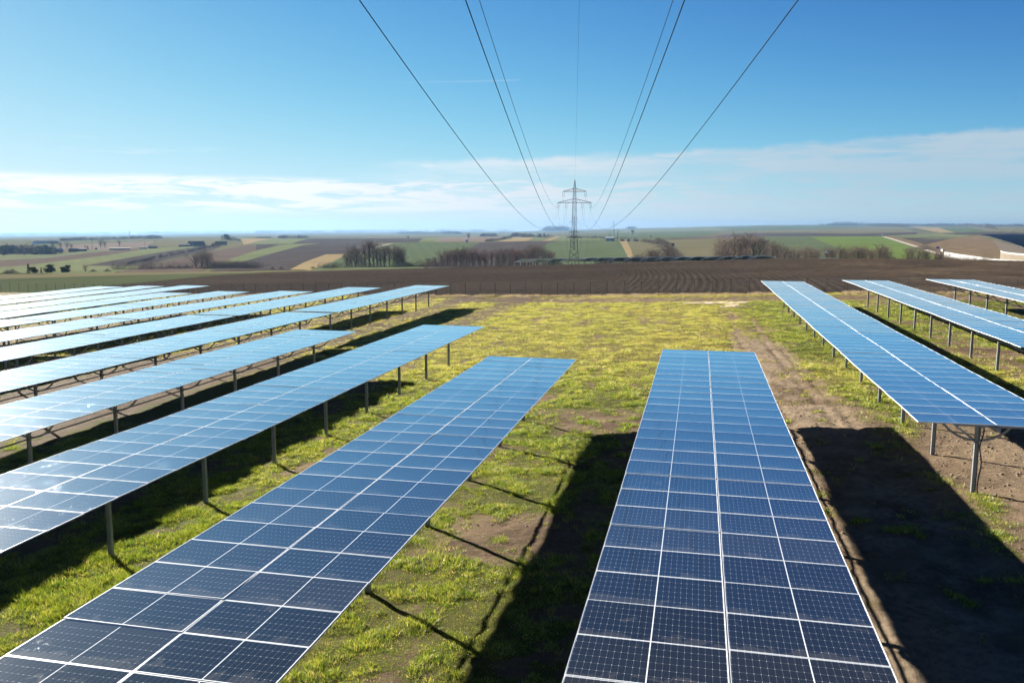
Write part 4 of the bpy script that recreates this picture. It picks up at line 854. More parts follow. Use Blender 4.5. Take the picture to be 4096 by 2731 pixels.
stand([(2, x, y, d, k) for x, y, d, k in [(1530, 460, 410, 'bush'), (1580, 422, 415, 'red'), (1640, 412, 420, 'red'), (1700, 368, 430, 'red'), (1760, 352, 425, 'red'), (1820, 350, 435, 'red'), (1880, 342, 430, 'bare'), (1935, 342, 440, 'red'), (1990, 342, 430, 'red'), (2045, 355, 425, 'red'), (2105, 352, 435, 'red'), (2165, 340, 415, 'poplar'), (2215, 345, 435, 'red'), (2265, 350, 420, 'bare'), (2330, 342, 435, 'red')]] + [(3, x, y, d, k) for x, y, d, k in [(40, 352, 430, 'red'), (95, 352, 425, 'red'), (150, 326, 420, 'bare'), (210, 314, 425, 'bare'), (285, 328, 415, 'bare'), (345, 365, 420, 'red'), (395, 400, 410, 'bush')]], 'in the reddish grove left of the pylon', 'trees in the reddish grove', 1.2, True)
stand([(1, x, y, d, k) for x, y, d, k in [(1560, 472, 470, 'bush'), (1640, 480, 460, 'bush'), (1710, 470, 470, 'bush'), (1800, 390, 470, 'bare'), (1850, 368, 480, 'bare'), (1905, 372, 470, 'bare'), (1965, 418, 460, 'bush'), (2050, 430, 470, 'bush'), (2120, 428, 460, 'bush'), (2180, 422, 470, 'bush'), (2250, 456, 450, 'bush'), (2330, 476, 440, 'bush'), (1480, 490, 470, 'bush'), (1390, 495, 460, 'bush'), (1290, 502, 450, 'bush')]], 'in the loose thicket on the left slope', 'thicket on the left slope', 1.5)
stand([(1, 60, 508, 330, 'bush'), (1, 105, 502, 335, 'bush'), (1, 255, 466, 330, 'conifer'), (1, 302, 480, 330, 'ever'), (1, 372, 498, 325, 'conifer'), (1, 430, 486, 330, 'ever'), (1, 465, 466, 330, 'ever'), (1, 575, 488, 325, 'ever'), (1, 612, 472, 330, 'ever'), (1, 780, 484, 335, 'bare'), (1, 850, 510, 335, 'bush'), (1, 980, 500, 340, 'bush')], 'just over the edge of the green field', 'trees over the edge of the green field', 1.1)
stand([(3, x, y, d, k) for x, y, d, k in [(1150, 372, 440, 'bush'), (1200, 355, 445, 'bush'), (1270, 342, 440, 'bare'), (1325, 355, 440, 'bare'), (1390, 372, 435, 'bush'), (1430, 330, 450, 'bare'), (830, 418, 430, 'bush'), (880, 414, 430, 'bush')]], 'behind the solar tables right of the pylon', 'shrubs right of the pylon', 1.5, True)
stand([(3, x, y, d, 'bush') for x, y, d in [(1215, 230, 1150), (1260, 236, 1120), (1335, 214, 1050), (1375, 222, 1000), (1405, 252, 900), (1430, 282, 800), (1455, 300, 720), (1480, 325, 650), (1500, 352, 600), (1520, 385, 560)]], 'in the hedge climbing the slope', 'hedge climbing the slope', 1.3)
stand([(3, x, y, d, k) for x, y, d, k in [(1885, 330, 440, 'bare'), (1925, 288, 460, 'bare'), (1970, 258, 470, 'bare'), (2030, 238, 480, 'bare'), (2090, 232, 475, 'bare'), (2150, 238, 480, 'bare'), (2210, 246, 470, 'bare'), (2270, 258, 475, 'bare'), (2325, 285, 465, 'bare'), (2000, 350, 440, 'red'), (2120, 340, 440, 'red')]], 'in the broad rounded copse right of the hedge', 'copse right of the hedge', 1.3)
stand([(4, x, y, d, k) for x, y, d, k in [(35, 288, 430, 'bare'), (90, 305, 425, 'bare'), (150, 328, 400, 'bare'), (205, 335, 395, 'bare'), (262, 345, 390, 'bare'), (338, 322, 380, 'bare'), (398, 338, 375, 'bare'), (440, 348, 370, 'bare'), (530, 330, 365, 'bare'), (582, 342, 365, 'bare'), (655, 318, 360, 'bare'), (715, 342, 360, 'bare'), (760, 326, 355, 'bare'), (825, 314, 355, 'bare'), (868, 330, 360, 'bare'), (935, 342, 350, 'bare'), (965, 350, 345, 'bare'), (1030, 308, 340, 'bare'), (1062, 322, 345, 'bare'), (1112, 360, 340, 'bush'), (1190, 420, 335, 'bush'), (1282, 332, 335, 'bare'), (1345, 375, 335, 'bush'), (1385, 326, 330, 'bare'), (1450, 352, 330, 'bare'), (1545, 356, 325, 'bare'), (1590, 368, 330, 'bare'), (1650, 378, 325, 'bare'), (1710, 390, 330, 'bush'), (1765, 395, 330, 'bush'), (1825, 398, 325, 'bush'), (1895, 402, 325, 'bush'), (1965, 412, 320, 'bush')]], 'in the long row along the brow', 'row of bare trees along the brow', 1.1, True)
stand([(1, x, y, d, k) for x, y, d, k in [(20, 308, 1000, 'bare'), (62, 300, 1010, 'bare'), (112, 312, 960, 'ever'), (150, 300, 1010, 'bare'), (205, 296, 1020, 'bare'), (255, 294, 1010, 'bare'), (310, 298, 1000, 'bare'), (365, 302, 980, 'bare'), (430, 290, 960, 'ever'), (462, 312, 950, 'ever'), (492, 264, 1050, 'bare'), (565, 278, 1080, 'bare'), (622, 272, 1090, 'bare'), (662, 290, 1090, 'bare'), (792, 304, 1090, 'bare'), (815, 304, 1080, 'conifer'), (932, 252, 1150, 'bare'), (970, 268, 1150, 'bare'), (1108, 258, 1200, 'bare'), (40, 360, 900, 'ever'), (230, 365, 900, 'ever'), (330, 360, 900, 'ever'), (60, 340, 930, 'ever'), (180, 345, 930, 'bush'), (390, 340, 930, 'ever')]], 'among the village gardens', 'trees in the village', 1.0)
stand([(1, 2050, 214, 1650, 'bare'), (1, 2092, 194, 1650, 'ever'), (1, 2145, 210, 1660, 'bush'), (1, 2200, 238, 1600, 'bush'), (1, 2260, 258, 1500, 'bush'), (2, 1402, 218, 1700, 'bare'), (2, 1952, 188, 1650, 'bare'), (3, 1270, 208, 1800, 'bare')], 'among the single trees on the far fields', 'single trees on the far fields', 1.3)
stand([(1, x, y, d, 'bush') for x, y, d in [(1240, 470, 640), (1330, 452, 680), (1410, 432, 730), (1480, 415, 790), (1560, 398, 850), (1640, 380, 920), (1730, 362, 1000), (1810, 345, 1080), (1890, 328, 1180), (1960, 312, 1280), (2040, 296, 1400)]], 'in the hedge beside the left field track', 'hedge beside the left field track', 2.2)
stand([(4, x, y, d, 'bush') for x, y, d in [(1330, 148, 4200), (1360, 155, 3900), (1400, 158, 3700), (1440, 163, 3500), (1480, 168, 3300), (1530, 174, 3200), (1420, 285, 900), (1440, 290, 860), (2250, 165, 2600), (2290, 175, 2500)]], 'in the dark thickets on the right slopes', 'thickets on the right slopes', 2.)

# tangled undergrowth between the trunks
def undergrowth(line, label, d0, d1, h, n):
    r = random.Random(int(d0 + n)); mb = MB()
    for i in range(n):
        f = r.random() * (len(line) - 1); k = int(f); f -= k; px = line[k] * (1 - f) + line[k + 1] * f; p = at(px, d0 + (d1 - d0) * ((k + f) / (len(line) - 1)) + r.uniform(-9, 9)); hh = h * r.uniform(.4, 1.15)
        for _ in range(60):
            b = p + Vector((r.gauss(0, hh * .4), r.gauss(0, hh * .4), r.random() ** 1.3 * hh * .8 - .3)); e = b + Vector((r.gauss(0, .35), r.gauss(0, .35), r.uniform(.2, 1.))) * hh * .38; w = Vector((r.gauss(0, 1), r.gauss(0, 1), 0)).normalized() * .035; mb.add([b - w, b + w, e], [(0, 1, 2)])
    tag(mb.build('undergrowth', M['shrub']), label, 'undergrowth', kind='stuff')
undergrowth([q(2, x, 0)[0] for x in (560, 800, 1000, 1250, 1460)], 'low leafless scrub round the tall clump', 405, 425, 3.6, 120)
undergrowth([q(2, x, 0)[0] for x in (1480, 1700, 2000, 2352)] + [q(3, 430, 0)[0]], 'low leafless scrub under the reddish grove', 405, 415, 4.2, 190)
undergrowth([q(3, 780, 0)[0], q(3, 1100, 0)[0], q(3, 1480, 0)[0]], 'low leafless scrub behind the solar tables at the pylon', 430, 440, 3.6, 90)
undergrowth([q(3, 1840, 0)[0], q(3, 2100, 0)[0], q(4, 0, 0)[0], q(4, 300, 0)[0]], 'low leafless scrub under the rounded copse', 445, 400, 4., 130)
undergrowth([q(4, x, 0)[0] for x in (250, 600, 900, 1200, 1500, 1800, 2050)], 'low leafless scrub along the row on the brow', 375, 318, 2.8, 210)
undergrowth([q(1, x, 0)[0] for x in (1050, 1400, 1800, 2200)] + [q(2, 60, 0)[0]], 'low leafless scrub in the hollow on the left', 445, 455, 4.6, 170)

# distant woods that read as one mass
def wood(line, label, d, h, n, wide=1.):
    r = random.Random(int(d)); mb = MB()
    for i in range(n):
        f = r.random() * (len(line) - 1); k = int(f); f -= k; px = line[k][0] * (1 - f) + line[k + 1][0] * f; py = line[k][1] * (1 - f) + line[k + 1][1] * f
        p = cast(px, py)[0] if d == 0 else at(px, d); dd = math.hypot(p[0], p[1]); hh = (h if d else h * .25 * dd / 1941) * r.uniform(.5, 1.1); ww = hh * wide
        for _ in range(90):
            zf = r.random(); c = Vector((p[0] + r.gauss(0, ww * .40 * (1.15 - zf)), p[1] + r.gauss(0, ww * .40), p[2] + hh * zf)); s = hh * .075
            mb.add([c + Vector((r.gauss(0, s), r.gauss(0, s), r.gauss(0, s))) for _ in range(3)], [(0, 1, 2)])
    tag(mb.build('far_wood', M['shrub']), label, 'wood', kind='stuff')
Q = lambda c, *pts: [q(c, x, y) for x, y in pts]
wood(Q(4, (450, 105), (620, 100), (900, 104), (1110, 103)), 'grey line of woodland on the right skyline, left stretch', 9000, 24, 150)
wood(Q(4, (1060, 105), (1400, 112), (1900, 118), (2352, 128)), 'grey line of woodland on the right skyline, right stretch', 8800, 24, 240)
wood(Q(4, (590, 112), (760, 112), (900, 120), (1100, 130), (1300, 140)), 'dark shelter belt below the right skyline', 0, 26, 110, 1.6)
wood(Q(4, (1800, 118), (1950, 135), (2120, 160)), 'dark shelter belt running down the far right slope', 0, 22, 70, 1.6)
wood(Q(1, (0, 380), (120, 374), (260, 378), (400, 384), (530, 380)), 'dark belt of garden trees round the village', 0, 62, 90, .9)
wood(Q(1, (1180, 478), (1400, 434), (1640, 384), (1900, 328), (2060, 294)), 'dark bushy bank along the left field track', 0, 26, 120, 1.6)
wood(Q(1, (560, 262), (760, 255), (1000, 250), (1300, 240), (1500, 238)), 'wood edge along the plain behind the village', 0, 26, 170, 1.8)
wood(Q(1, (0, 222), (400, 206), (900, 200), (1500, 192), (2352, 196)), 'hazy blue forest on the left horizon', 12800, 34, 320, 3.)
wood(Q(2, (0, 196), (600, 190), (1300, 186), (2352, 180)), 'hazy blue forest on the middle horizon', 12600, 34, 320, 3.)
wood(Q(2, (0, 238), (60, 236), (160, 236)) , 'low copse on the brow left of the middle fields', 0, 15, 30, 1.5)
wood(Q(2, (210, 240), (350, 238), (490, 239)), 'row of garden trees on the brow of the middle fields', 0, 28, 50, 1.)
wood(Q(2, (1300, 198), (1700, 196), (1900, 200)), 'blue wood across the plain, left of the lone bare tree', 0, 24, 130, 2.)
wood(Q(2, (2065, 220), (2140, 219), (2215, 220)), 'small dark evergreen copse behind the stubble field', 0, 27, 60, 1.)
wood(Q(3, (0, 224), (60, 222)) + Q(3, (110, 228), (370, 228)), 'reddish wood behind the tan strips left of the pylon', 0, 34, 110, 1.1)
wood(Q(3, (300, 170), (400, 160), (520, 168)), 'wooded hilltop on the skyline behind the pylon', 9500, 50, 60, 2.2)
wood(Q(3, (520, 236), (700, 236), (860, 240)), 'dark hedge behind the green slope at the pylon', 0, 20, 80, 1.6)
wood(Q(3, (1040, 152), (1130, 148)), 'small wood on the skyline right of the pylon', 9000, 26, 26, 2.)
wood(Q(2, (2110, 268), (2230, 254), (2352, 232)), 'hedge between the stubble and the tan field', 0, 22, 60, 1.8)

# ------------------------------------------------------------------ solar tables beyond the crest
def far_table(px, d0, ln, hd, label):
    """tilted table on posts; low long edge faces the sun, seen from behind"""
    a = at(px, d0); dv = Vector((math.sin(hd), math.cos(hd), 0)); sv = Vector((math.cos(hd), -math.sin(hd), 0)); root = empty('solar_table', a); tag(root, label, 'solar table', 'tilted solar tables beyond the crest')
    zg = lambda k: float(ground_z(a.x + dv.x * k, a.y + dv.y * k)) - a.z; z0, z1 = zg(0), zg(ln); tilt = R(17); w = 4.0
    c = lambda k, u, o: dv * k + sv * (u * math.cos(tilt)) + Vector((0, 0, z0 + (z1 - z0) * k / ln + 2.5 + u * math.sin(tilt) + o))
    mb = MB(); n = 14
    for i in range(n):
        k0, k1 = ln * i / n, ln * (i + .985) / n; V = [c(k, u, o) for o in (0, -.11) for k, u in ((k0, -w / 2), (k1, -w / 2), (k1, w / 2), (k0, w / 2))]
        mb.add(V, [(3, 2, 1, 0)], 0); mb.add(V, [(4, 5, 6, 7)], 1); mb.add(V, [(0, 1, 5, 4), (1, 2, 6, 5), (2, 3, 7, 6), (3, 0, 4, 7)], 2)
    mb.build('panel_surface', [M['farglass'], M['farback'], M['alu']], root)
    k = 1.5
    while k < ln: 
        g = zg(k); p = dv * k; pb = MB(); pb.tube([p + Vector((0, 0, g - .4)), c(k, 0, -.1)], .12, 6); pb.build('post', M['alu'], root); k += 6.2
    rb = MB(); rb.tube([c(0, 0, -.12), c(ln, 0, -.12)], .08, 5); rb.tube([c(.4, -1.4, -.1), dv * .4 + Vector((0, 0, zg(.4) + 1.2)), c(.4, 1.4, -.1)], .05, 5); rb.build('beam', M['galv'], root); er = MB(); er.tube([c(-.1, -w / 2, .02), c(-.1, w / 2, .02)], .13, 6); er.tube([c(0, w / 2 + .05, .02), c(ln, w / 2 + .05, .02)], .08, 6); er.build('edge_frame', M['whitepaint'], root)  # edge frame thickened and coloured white so the metal reads as sunlit
M['whitepaint'] = mat('white_paint', (.82, .83, .84), .3)
M['farglass'] = mat('far_solar_glass', (.007, .010, .016), .35, spec=.25); M['farback'] = mat('panel_underside', (.5, .55, .56), .8)
FT = [25, 160, 300, 455, 622, 735, 885, 1035, 1185, 1320, 1470, 1600, 1745, 1890, 2030, 2180]
for i, zx in enumerate(FT):
    far_table(q(3, zx + 40, 0)[0], (345, 336, 329)[i] if i < 3 else 322 - 2.2 * i, (14, 16, 22, 30)[i] if i < 4 else 46 - max(0, i - 9) * 2, R(13), f'tilted table seen from behind, {ORD[i]} from the left beyond the ploughed crest')

# ------------------------------------------------------------------ buildings and small things on the slopes
M['roofdark'] = mat('dark_roof', (.045, .045, .05), .8); M['roofred'] = mat('tiled_roof', (.22, .11, .08), .8); M['rooflight'] = mat('light_sheet_roof', (.75, .76, .76), .3, .2); M['render'] = mat('pale_render', (.62, .60, .56), .8, 0, .1); M['brickwall'] = mat('brown_wall', (.16, .12, .10), .9); M['bluewall'] = mat('blue_grey_wall', (.36, .42, .46), .7); M['wood'] = mat('weathered_wood', (.07, .055, .045), .9); M['concrete'] = mat('pale_concrete', (.21, .21, .20), .8, 0, .2, .4); M['stone'] = mat('beige_stone', (.09, .068, .042), .9, 0, .35, .8); M['darkglass'] = mat('dark_window', (.02, .025, .03), .1); M['green'] = mat('green_sheet', (.03, .12, .10), .6); M['blue'] = mat('blue_sign', (.02, .08, .32), .5); M['tyre'] = mat('tyre_rubber', (.02, .02, .02), .8); M['mast'] = mat('grey_mast', (.16, .17, .18), .5, .3); M['gravel'] = mat('yard_gravel', (.4, .36, .3), .9)
def face_cam(p): return -math.atan2(p[0], p[1])
def spot(c, zx, zy): p = cast(*q(c, zx, zy))[0]; return Vector(p), math.hypot(p[0], p[1])
def house(name, cat, label, c, x0, x1, yt, yb, wall, roof, rise=.4, depth=.8, arch=False, turn=0., group=None, windows=2):
    p, d = spot(c, (x0 + x1) / 2, yb); k = .25 * d / 1941; w, h = (x1 - x0) * k, (yb - yt) * k; r = empty(name, p - Vector((0, 0, .2)), face_cam(p) + turn); tag(r, label, cat, group)
    hw, hd, he = w / 2, w * depth / 2, h * (1 - rise)
    MB().box((-hw, -hd, -1), (hw, hd, he)).build('wall', wall, r)
    mb = MB(); n = 8 if arch else 2; pr = [(-hd * 1.06 + 2.12 * hd * i / n, he + (h - he) * (math.sin(math.pi * i / n) if arch else 1 - abs(2 * i / n - 1))) for i in range(n + 1)]
    V = [(sx_ * hw * 1.04, y, z + o) for o in (0.02, .25) for sx_ in (-1, 1) for y, z in pr]; m1 = n + 1
    fs = [(i, i + 1, m1 + i + 1, m1 + i) for i in range(n)] + [(2 * m1 + i, 3 * m1 + i, 3 * m1 + i + 1, 2 * m1 + i + 1) for i in range(n)] + [(i, 2 * m1 + i, 2 * m1 + i + 1, i + 1) for i in range(n)] + [(m1 + i, m1 + i + 1, 3 * m1 + i + 1, 3 * m1 + i) for i in range(n)]
    fs += [(0, m1, 3 * m1, 2 * m1), (n, 2 * m1 + n, 3 * m1 + n, m1 + n)]
    mb.add(V, fs); mb.add([(sx_ * hw * .998, y * .94, z) for sx_ in (-1, 1) for y, z in pr] , [tuple(range(m1)), tuple(range(2 * m1 - 1, m1 - 1, -1))], 0); mb.build('roof', roof, r)
    for i in range(windows):
        x = -hw + w * (i + .7) / (windows + .6); MB().box((x - .05 * w, -hd - .06, he * .35), (x + .05 * w, -hd + .02, he * .75)).build('window', M['darkglass'], r)
    MB().box((hw * .72, -hd - .07, -.2), (hw * .9, -hd + .02, he * .72)).build('door', M['wood'], r)
    return r
house('barn', 'barn', 'dark round-roofed barn on the brow above the long pale green strip', 1, 1742, 1868, 264, 308, M['brickwall'], M['roofdark'], .6, .5, True, .55)
house('shed', 'shed', 'low dark shed joined to the left of the round-roofed barn', 1, 1650, 1738, 290, 312, M['wood'], M['roofdark'], .4, .6)
house('farmhouse', 'house', 'low grey farm roofs in the trees right of the round-roofed barn', 1, 1985, 2080, 268, 296, M['brickwall'], M['roofdark'], .5, .5)
house('garden_house', 'house', 'village house with a pale roof, deep among dark trees', 1, 162, 232, 336, 372, M['bluewall'], M['rooflight'], .3, .8)
house('garden_house', 'house', 'brown village house next to the pale-roofed one', 1, 238, 290, 338, 376, M['brickwall'], M['roofdark'], .35, .8)
house('garden_house', 'house', 'blue-roofed house at the right end of the village trees', 1, 512, 572, 336, 366, M['brickwall'], mat('blue_grey_roof', (.16, .22, .27), .6), .5, .9)
house('garden_shed', 'shed', 'long dark garden shed right of the blue-roofed house', 1, 640, 712, 334, 360, M['wood'], M['roofdark'], .3, .5)
house('garden_shed', 'shed', 'flat dark garden shed, second right of the blue-roofed house', 1, 722, 790, 332, 356, M['wood'], M['roofdark'], .2, .5)
house('field_hut', 'hut', 'tiny upright hut beside a power pole on the field edge', 1, 876, 890, 326, 340, M['wood'], M['roofdark'], .3, 1., windows=0)
house('field_shed', 'shed', 'long low shed behind the hedge of the pinkish field', 1, 1020, 1180, 326, 342, M['wood'], M['roofdark'], .25, .25)
house('field_shed', 'shed', 'white-ended shed at the tip of the hedge', 1, 1285, 1345, 318, 332, M['render'], M['roofdark'], .3, .5, windows=0)
house('field_shed', 'shed', 'cluster shed on the brow between hedge and barn', 1, 1370, 1440, 306, 328, M['brickwall'], M['roofdark'], .4, .7)
house('warehouse', 'warehouse', 'long pale-roofed warehouse on the hazy plain', 1, 335, 512, 258, 284, M['bluewall'], mat('pale_sheet_roof', (.16, .17, .17), 1., spec=0.), .2, .4, windows=0)
house('warehouse', 'warehouse', 'white gleaming roof at the left end of the hazy plain', 1, 296, 332, 281, 294, M['rooflight'], M['rooflight'], .5, .6, windows=0)
house('chapel', 'chapel', 'small white wayside chapel at the foot of a lone bare tree', 2, 1926, 1950, 250, 273, M['render'], M['render'], .35, 1., windows=0)
house('switch_house', 'building', 'blue-grey switch house at the left end of the substation', 3, 862, 936, 226, 262, M['bluewall'], mat('pale_flat_roof', (.5, .52, .53), .7), .2, .6)
# substation gear
def mast(name, cat, label, c, zx, yt, yb, rad, arms=(), matn='mast', group=None, head=None):
    p, d = spot(c, zx, yb); k = .25 * d / 1941; h = (yb - yt) * k; r = empty(name, p - Vector((0, 0, .2)), face_cam(p)); tag(r, label, cat, group)
    MB().tube([(0, 0, -.3), (0, 0, h)], [rad * 1.3, rad * .7], 6).build('pole', M[matn], r)
    for f, w in arms: MB().box((-w / 2, -.08, h * f - .08), (w / 2, .08, h * f + .08)).build('arm', M[matn], r)
    return r, h
for zx, yt, lb, m_ in ((900, 172, 'slim pole over the blue-grey switch house', 'mast'), (934, 165, 'tallest slim pole right of the switch house', 'mast'), (970, 160, 'rusty pole in the middle of the substation', 'brickwall')): mast('lightning_pole', 'pole', lb, 3, zx, yt, 260, .35, (), m_, 'substation poles')
def gantry(x0, x1, yt, yb, label):
    p, d = spot(3, (x0 + x1) / 2, yb); k = .25 * d / 1941; w, h = (x1 - x0) * k, (yb - yt) * k; r = empty('gantry', p - Vector((0, 0, .2)), face_cam(p)); tag(r, label, 'gantry', 'substation gantries')
    for s in (-1, 1): MB().tube([(s * w / 2, 0, -.3), (s * w / 2, 0, h)], .32, 5).build('leg', M['mast'], r)
    MB().box((-w / 2 - .3, -.3, h * .86), (w / 2 + .3, .3, h * .95)).build('beam', M['mast'], r); n = 3
    for i in range(n): x = -w / 2 + w * (i + .5) / n; MB().tube([(x, 0, h * .86), (x, 0, h * .6)], .2, 5).build('insulator', M['brickwall'], r)
for x0, x1, yt, lb in ((940, 985, 228, 'low portal frame beside the rusty pole'), (990, 1050, 230, 'wide portal frame in the middle of the substation'), (1056, 1090, 232, 'portal frame left of the tall lattice group'), (1092, 1114, 160, 'tall narrow frame rising over the right of the substation'), (1120, 1150, 228, 'small portal frame right of the tall frame')): gantry(x0, x1, yt, 262, lb)
def transformer(x0, x1, yt, label, m_):
    p, d = spot(3, (x0 + x1) / 2, 264); k = .25 * d / 1941; w, h = (x1 - x0) * k, (264 - yt) * k; r = empty('transformer', p - Vector((0, 0, .2)), face_cam(p)); tag(r, label, 'transformer', 'substation transformers')
    MB().box((-w / 2, -w * .3, -.2), (w / 2, w * .3, h * .7)).build('tank', m_, r); mb = MB()
    for i in range(5): x = -w / 2 + w * (i + .5) / 5; mb.box((x - w * .04, -w * .42, .1 * h), (x + w * .04, -w * .3, h * .62))
    mb.build('radiator', M['mast'], r)
    for i in (-1, 0, 1): MB().tube([(i * w * .28, 0, h * .7), (i * w * .28, 0, h)], .14, 6).build('bushing', M['brickwall'], r)
transformer(996, 1030, 240, 'brown transformer under the wide portal frame', M['brickwall']); transformer(1060, 1086, 240, 'grey transformer under the frame left of the tall one', M['mast']); transformer(1122, 1160, 236, 'white-fronted transformer at the right end of the substation', M['render'])
# masts on the plain
def lattice_mast(c, zx, yt, d, label, wid):
    p = at(q(c, zx, 0)[0], d); top = float(azs(*q(c, zx, yt))[1]) * d + CAM_Z - p.z; r = empty('radio_mast', p - Vector((0, 0, .2)), 0); tag(r, label, 'mast'); mb = MB()
    for a in range(3): mb.tube([(wid * math.cos(a * 2.09), wid * math.sin(a * 2.09), -.2), (wid * .5 * math.cos(a * 2.09), wid * .5 * math.sin(a * 2.09), top)], wid * .22, 4)
    n = 12
    for i in range(n):
        z0, z1 = top * i / n, top * (i + 1) / n
        for a in range(3): mb.tube([(wid * .8 * math.cos(a * 2.09), wid * .8 * math.sin(a * 2.09), z0), (wid * .75 * math.cos(a * 2.09 + 2.09), wid * .75 * math.sin(a * 2.09 + 2.09), z1)], wid * .12, 3)
    mb.build('lattice', M['mast'], r); MB().tube([(0, 0, top * .9), (0, 0, top)], wid * .9, 6).build('antenna', M['mast'], r)
lattice_mast(1, 1206, 168, 7000, 'telecom mast on the hazy skyline left of the barn', 4.5); lattice_mast(1, 437, 218, 6000, 'thin mast over the long warehouse', 2.6); lattice_mast(3, 929, 86, 4200, 'tall radio mast on the skyline above the switch house', 2.4)
for zx, yt, yb, lb in ((848, 250, 335, 'wooden power pole left of the tiny hut'), (1332, 274, 326, 'wooden power pole by the white-ended shed'), (1424, 240, 312, 'wooden power pole by the cluster shed')): mast('wooden_pole', 'pole', lb, 1, zx, yt, yb, .14, ((.93, 1.6),), 'wood', 'wooden poles near the village')
# hunting stand
p, d = spot(3, 1478, 338); r = empty('hunting_stand', p, face_cam(p)); tag(r, 'dark raised hunting stand beside the climbing hedge', 'hunting stand')
for sx_ in (-1, 1):
    for sy2 in (-1, 1): MB().tube([(sx_ * 1.3, sy2 * 1.3, -.3), (sx_ * 1., sy2 * 1., 3.2)], .12, 5).build('leg', M['wood'], r)
MB().box((-1.3, -1.3, 3.2), (1.3, 1.3, 5.6)).build('cabin', M['wood'], r); MB().box((-1.5, -1.6, 5.6), (1.5, 1.6, 5.85)).build('roof', M['roofdark'], r); MB().box((-.9, -1.36, 4.3), (.9, -1.29, 5.0)).build('window', M['darkglass'], r)
# vans on the road
def van(c, zx, yb, hpx, label, turn):
    p, d = spot(c, zx, yb); k = .25 * d / 1941; h = hpx * k; s = h / 2.5; r = empty('van', p + Vector((0, 0, .1)), face_cam(p) + turn); tag(r, label, 'van', 'vans on the road'); r.scale = (s, s, s)
    pr = [(-2.6, .45), (2.6, .45), (2.65, 1.15), (1.75, 1.35), (1.15, 2.45), (-2.6, 2.5)]; w = 1.0
    mb = MB(); mb.add([(-w, y, z) for y, z in pr] + [(w, y, z) for y, z in pr], [tuple(range(5, -1, -1)), tuple(range(6, 12))] + [(i, (i + 1) % 6, 6 + (i + 1) % 6, 6 + i) for i in range(6)]); mb.build('body', M['whitepaint'], r)
    MB().add([(-.85, 1.27, 2.28), (.85, 1.27, 2.28), (.85, 1.72, 1.44), (-.85, 1.72, 1.44)], [(0, 3, 2, 1), (0, 1, 2, 3)]).build('windscreen', M['darkglass'], r)
    for sx_ in (-1, 1):
        for y in (-1.6, 1.7): MB().tube([(sx_ * .78, y, .36), (sx_ * 1.02, y, .36)], .36, 12).build('wheel', M['tyre'], r)
        MB().box((sx_ * .72 - .18, 2.6, .78), (sx_ * .72 + .18, 2.69, 1.0)).build('headlight', M['render'], r)
van(4, 1052, 219, 21, 'white van cresting the hill where the tan road begins', math.pi); van(4, 1606, 362, 20, 'white van at the upper end of the white road wall', math.pi + .3)
# blue road sign
p, d = spot(4, 1558, 352); k = .25 * d / 1941; r = empty('road_sign', p, face_cam(p)); tag(r, 'blue road sign on two posts below the brown bank', 'road sign')
MB().box((-11 * k, -.06, 17 * k), (11 * k, .06, 34 * k)).build('sign_board', M['blue'], r)
for s in (-1, 1): MB().tube([(s * 7 * k, .1, -.3), (s * 7 * k, .1, 33 * k)], .07, 5).build('post', M['mast'], r)
# walls along the cutting
def wall(name, label, c, line, d_, m_, thick=.5, cop=None):
    """line: (zx, top zy, bottom zy, distance)"""
    mb = MB(); tops = []; bots = []
    for zx, yt, yb, d in line:
        px, py = q(c, zx, yt); a, st = azs(px, py); sb = azs(*q(c, zx, yb))[1]; x, y = d * math.sin(a), d * math.cos(a); tops.append(Vector((x, y, CAM_Z + st * d))); bots.append(Vector((x, y, min(CAM_Z + sb * d, float(ground_z(x, y)) + .1) - .6)))
    o = Vector(bots[0]); r = empty(name, o); tag(r, label, 'wall'); n = len(tops)
    off = [(Vector((t.x, t.y, 0)).normalized()) * thick for t in tops]
    V = [t - o for t in tops] + [b - o for b in bots] + [t + f - o for t, f in zip(tops, off)] + [b + f - o for b, f in zip(bots, off)]
    fs = []
    for i in range(n - 1): fs += [(i, n + i, n + i + 1, i + 1), (2 * n + i, 2 * n + i + 1, 3 * n + i + 1, 3 * n + i), (i, i + 1, 2 * n + i + 1, 2 * n + i)]
    fs += [(0, 2 * n, 3 * n, n), (n - 1, 2 * n - 1, 4 * n - 1, 3 * n - 1)]
    mb.add(V, fs); mb.build('wall_face', m_, r)
    if cop:
        cb = MB()
        for t0, t1, f0, f1 in zip(tops[:-1], tops[1:], off[:-1], off[1:]):
            a0, a1 = t0 - o, t1 - o; u = Vector((0, 0, cop)); e = Vector((0, 0, .004)); cb.add([a0 - f0 * .2 + e, a1 - f1 * .2 + e, a1 + f1 * 1.2 + e, a0 + f0 * 1.2 + e, a0 - f0 * .2 + u, a1 - f1 * .2 + u, a1 + f1 * 1.2 + u, a0 + f0 * 1.2 + u], [(3, 2, 1, 0), (4, 5, 6, 7), (0, 1, 5, 4), (1, 2, 6, 5), (2, 3, 7, 6), (3, 0, 4, 7)])
        cb.build('coping', M['concrete'], r)
wall('concrete_wall', 'long white concrete wall sweeping down along the road cutting', 4, [(1618, 361, 366, 640), (1680, 368, 378, 590), (1720, 377, 400, 555), (1780, 386, 412, 520), (1850, 395, 424, 490), (1930, 406, 436, 460), (2010, 417, 448, 435), (2100, 427, 452, 415), (2180, 433, 460, 400), (2352, 441, 462, 385)], 0, M['concrete'])
wall('retaining_wall', 'beige retaining wall with a white coping at the right photo edge', 4, [(2136, 362, 400, 520), (2170, 374, 455, 470), (2230, 383, 455, 455), (2300, 390, 460, 445), (2420, 400, 460, 430)], 0, M['stone'], .8, .7)
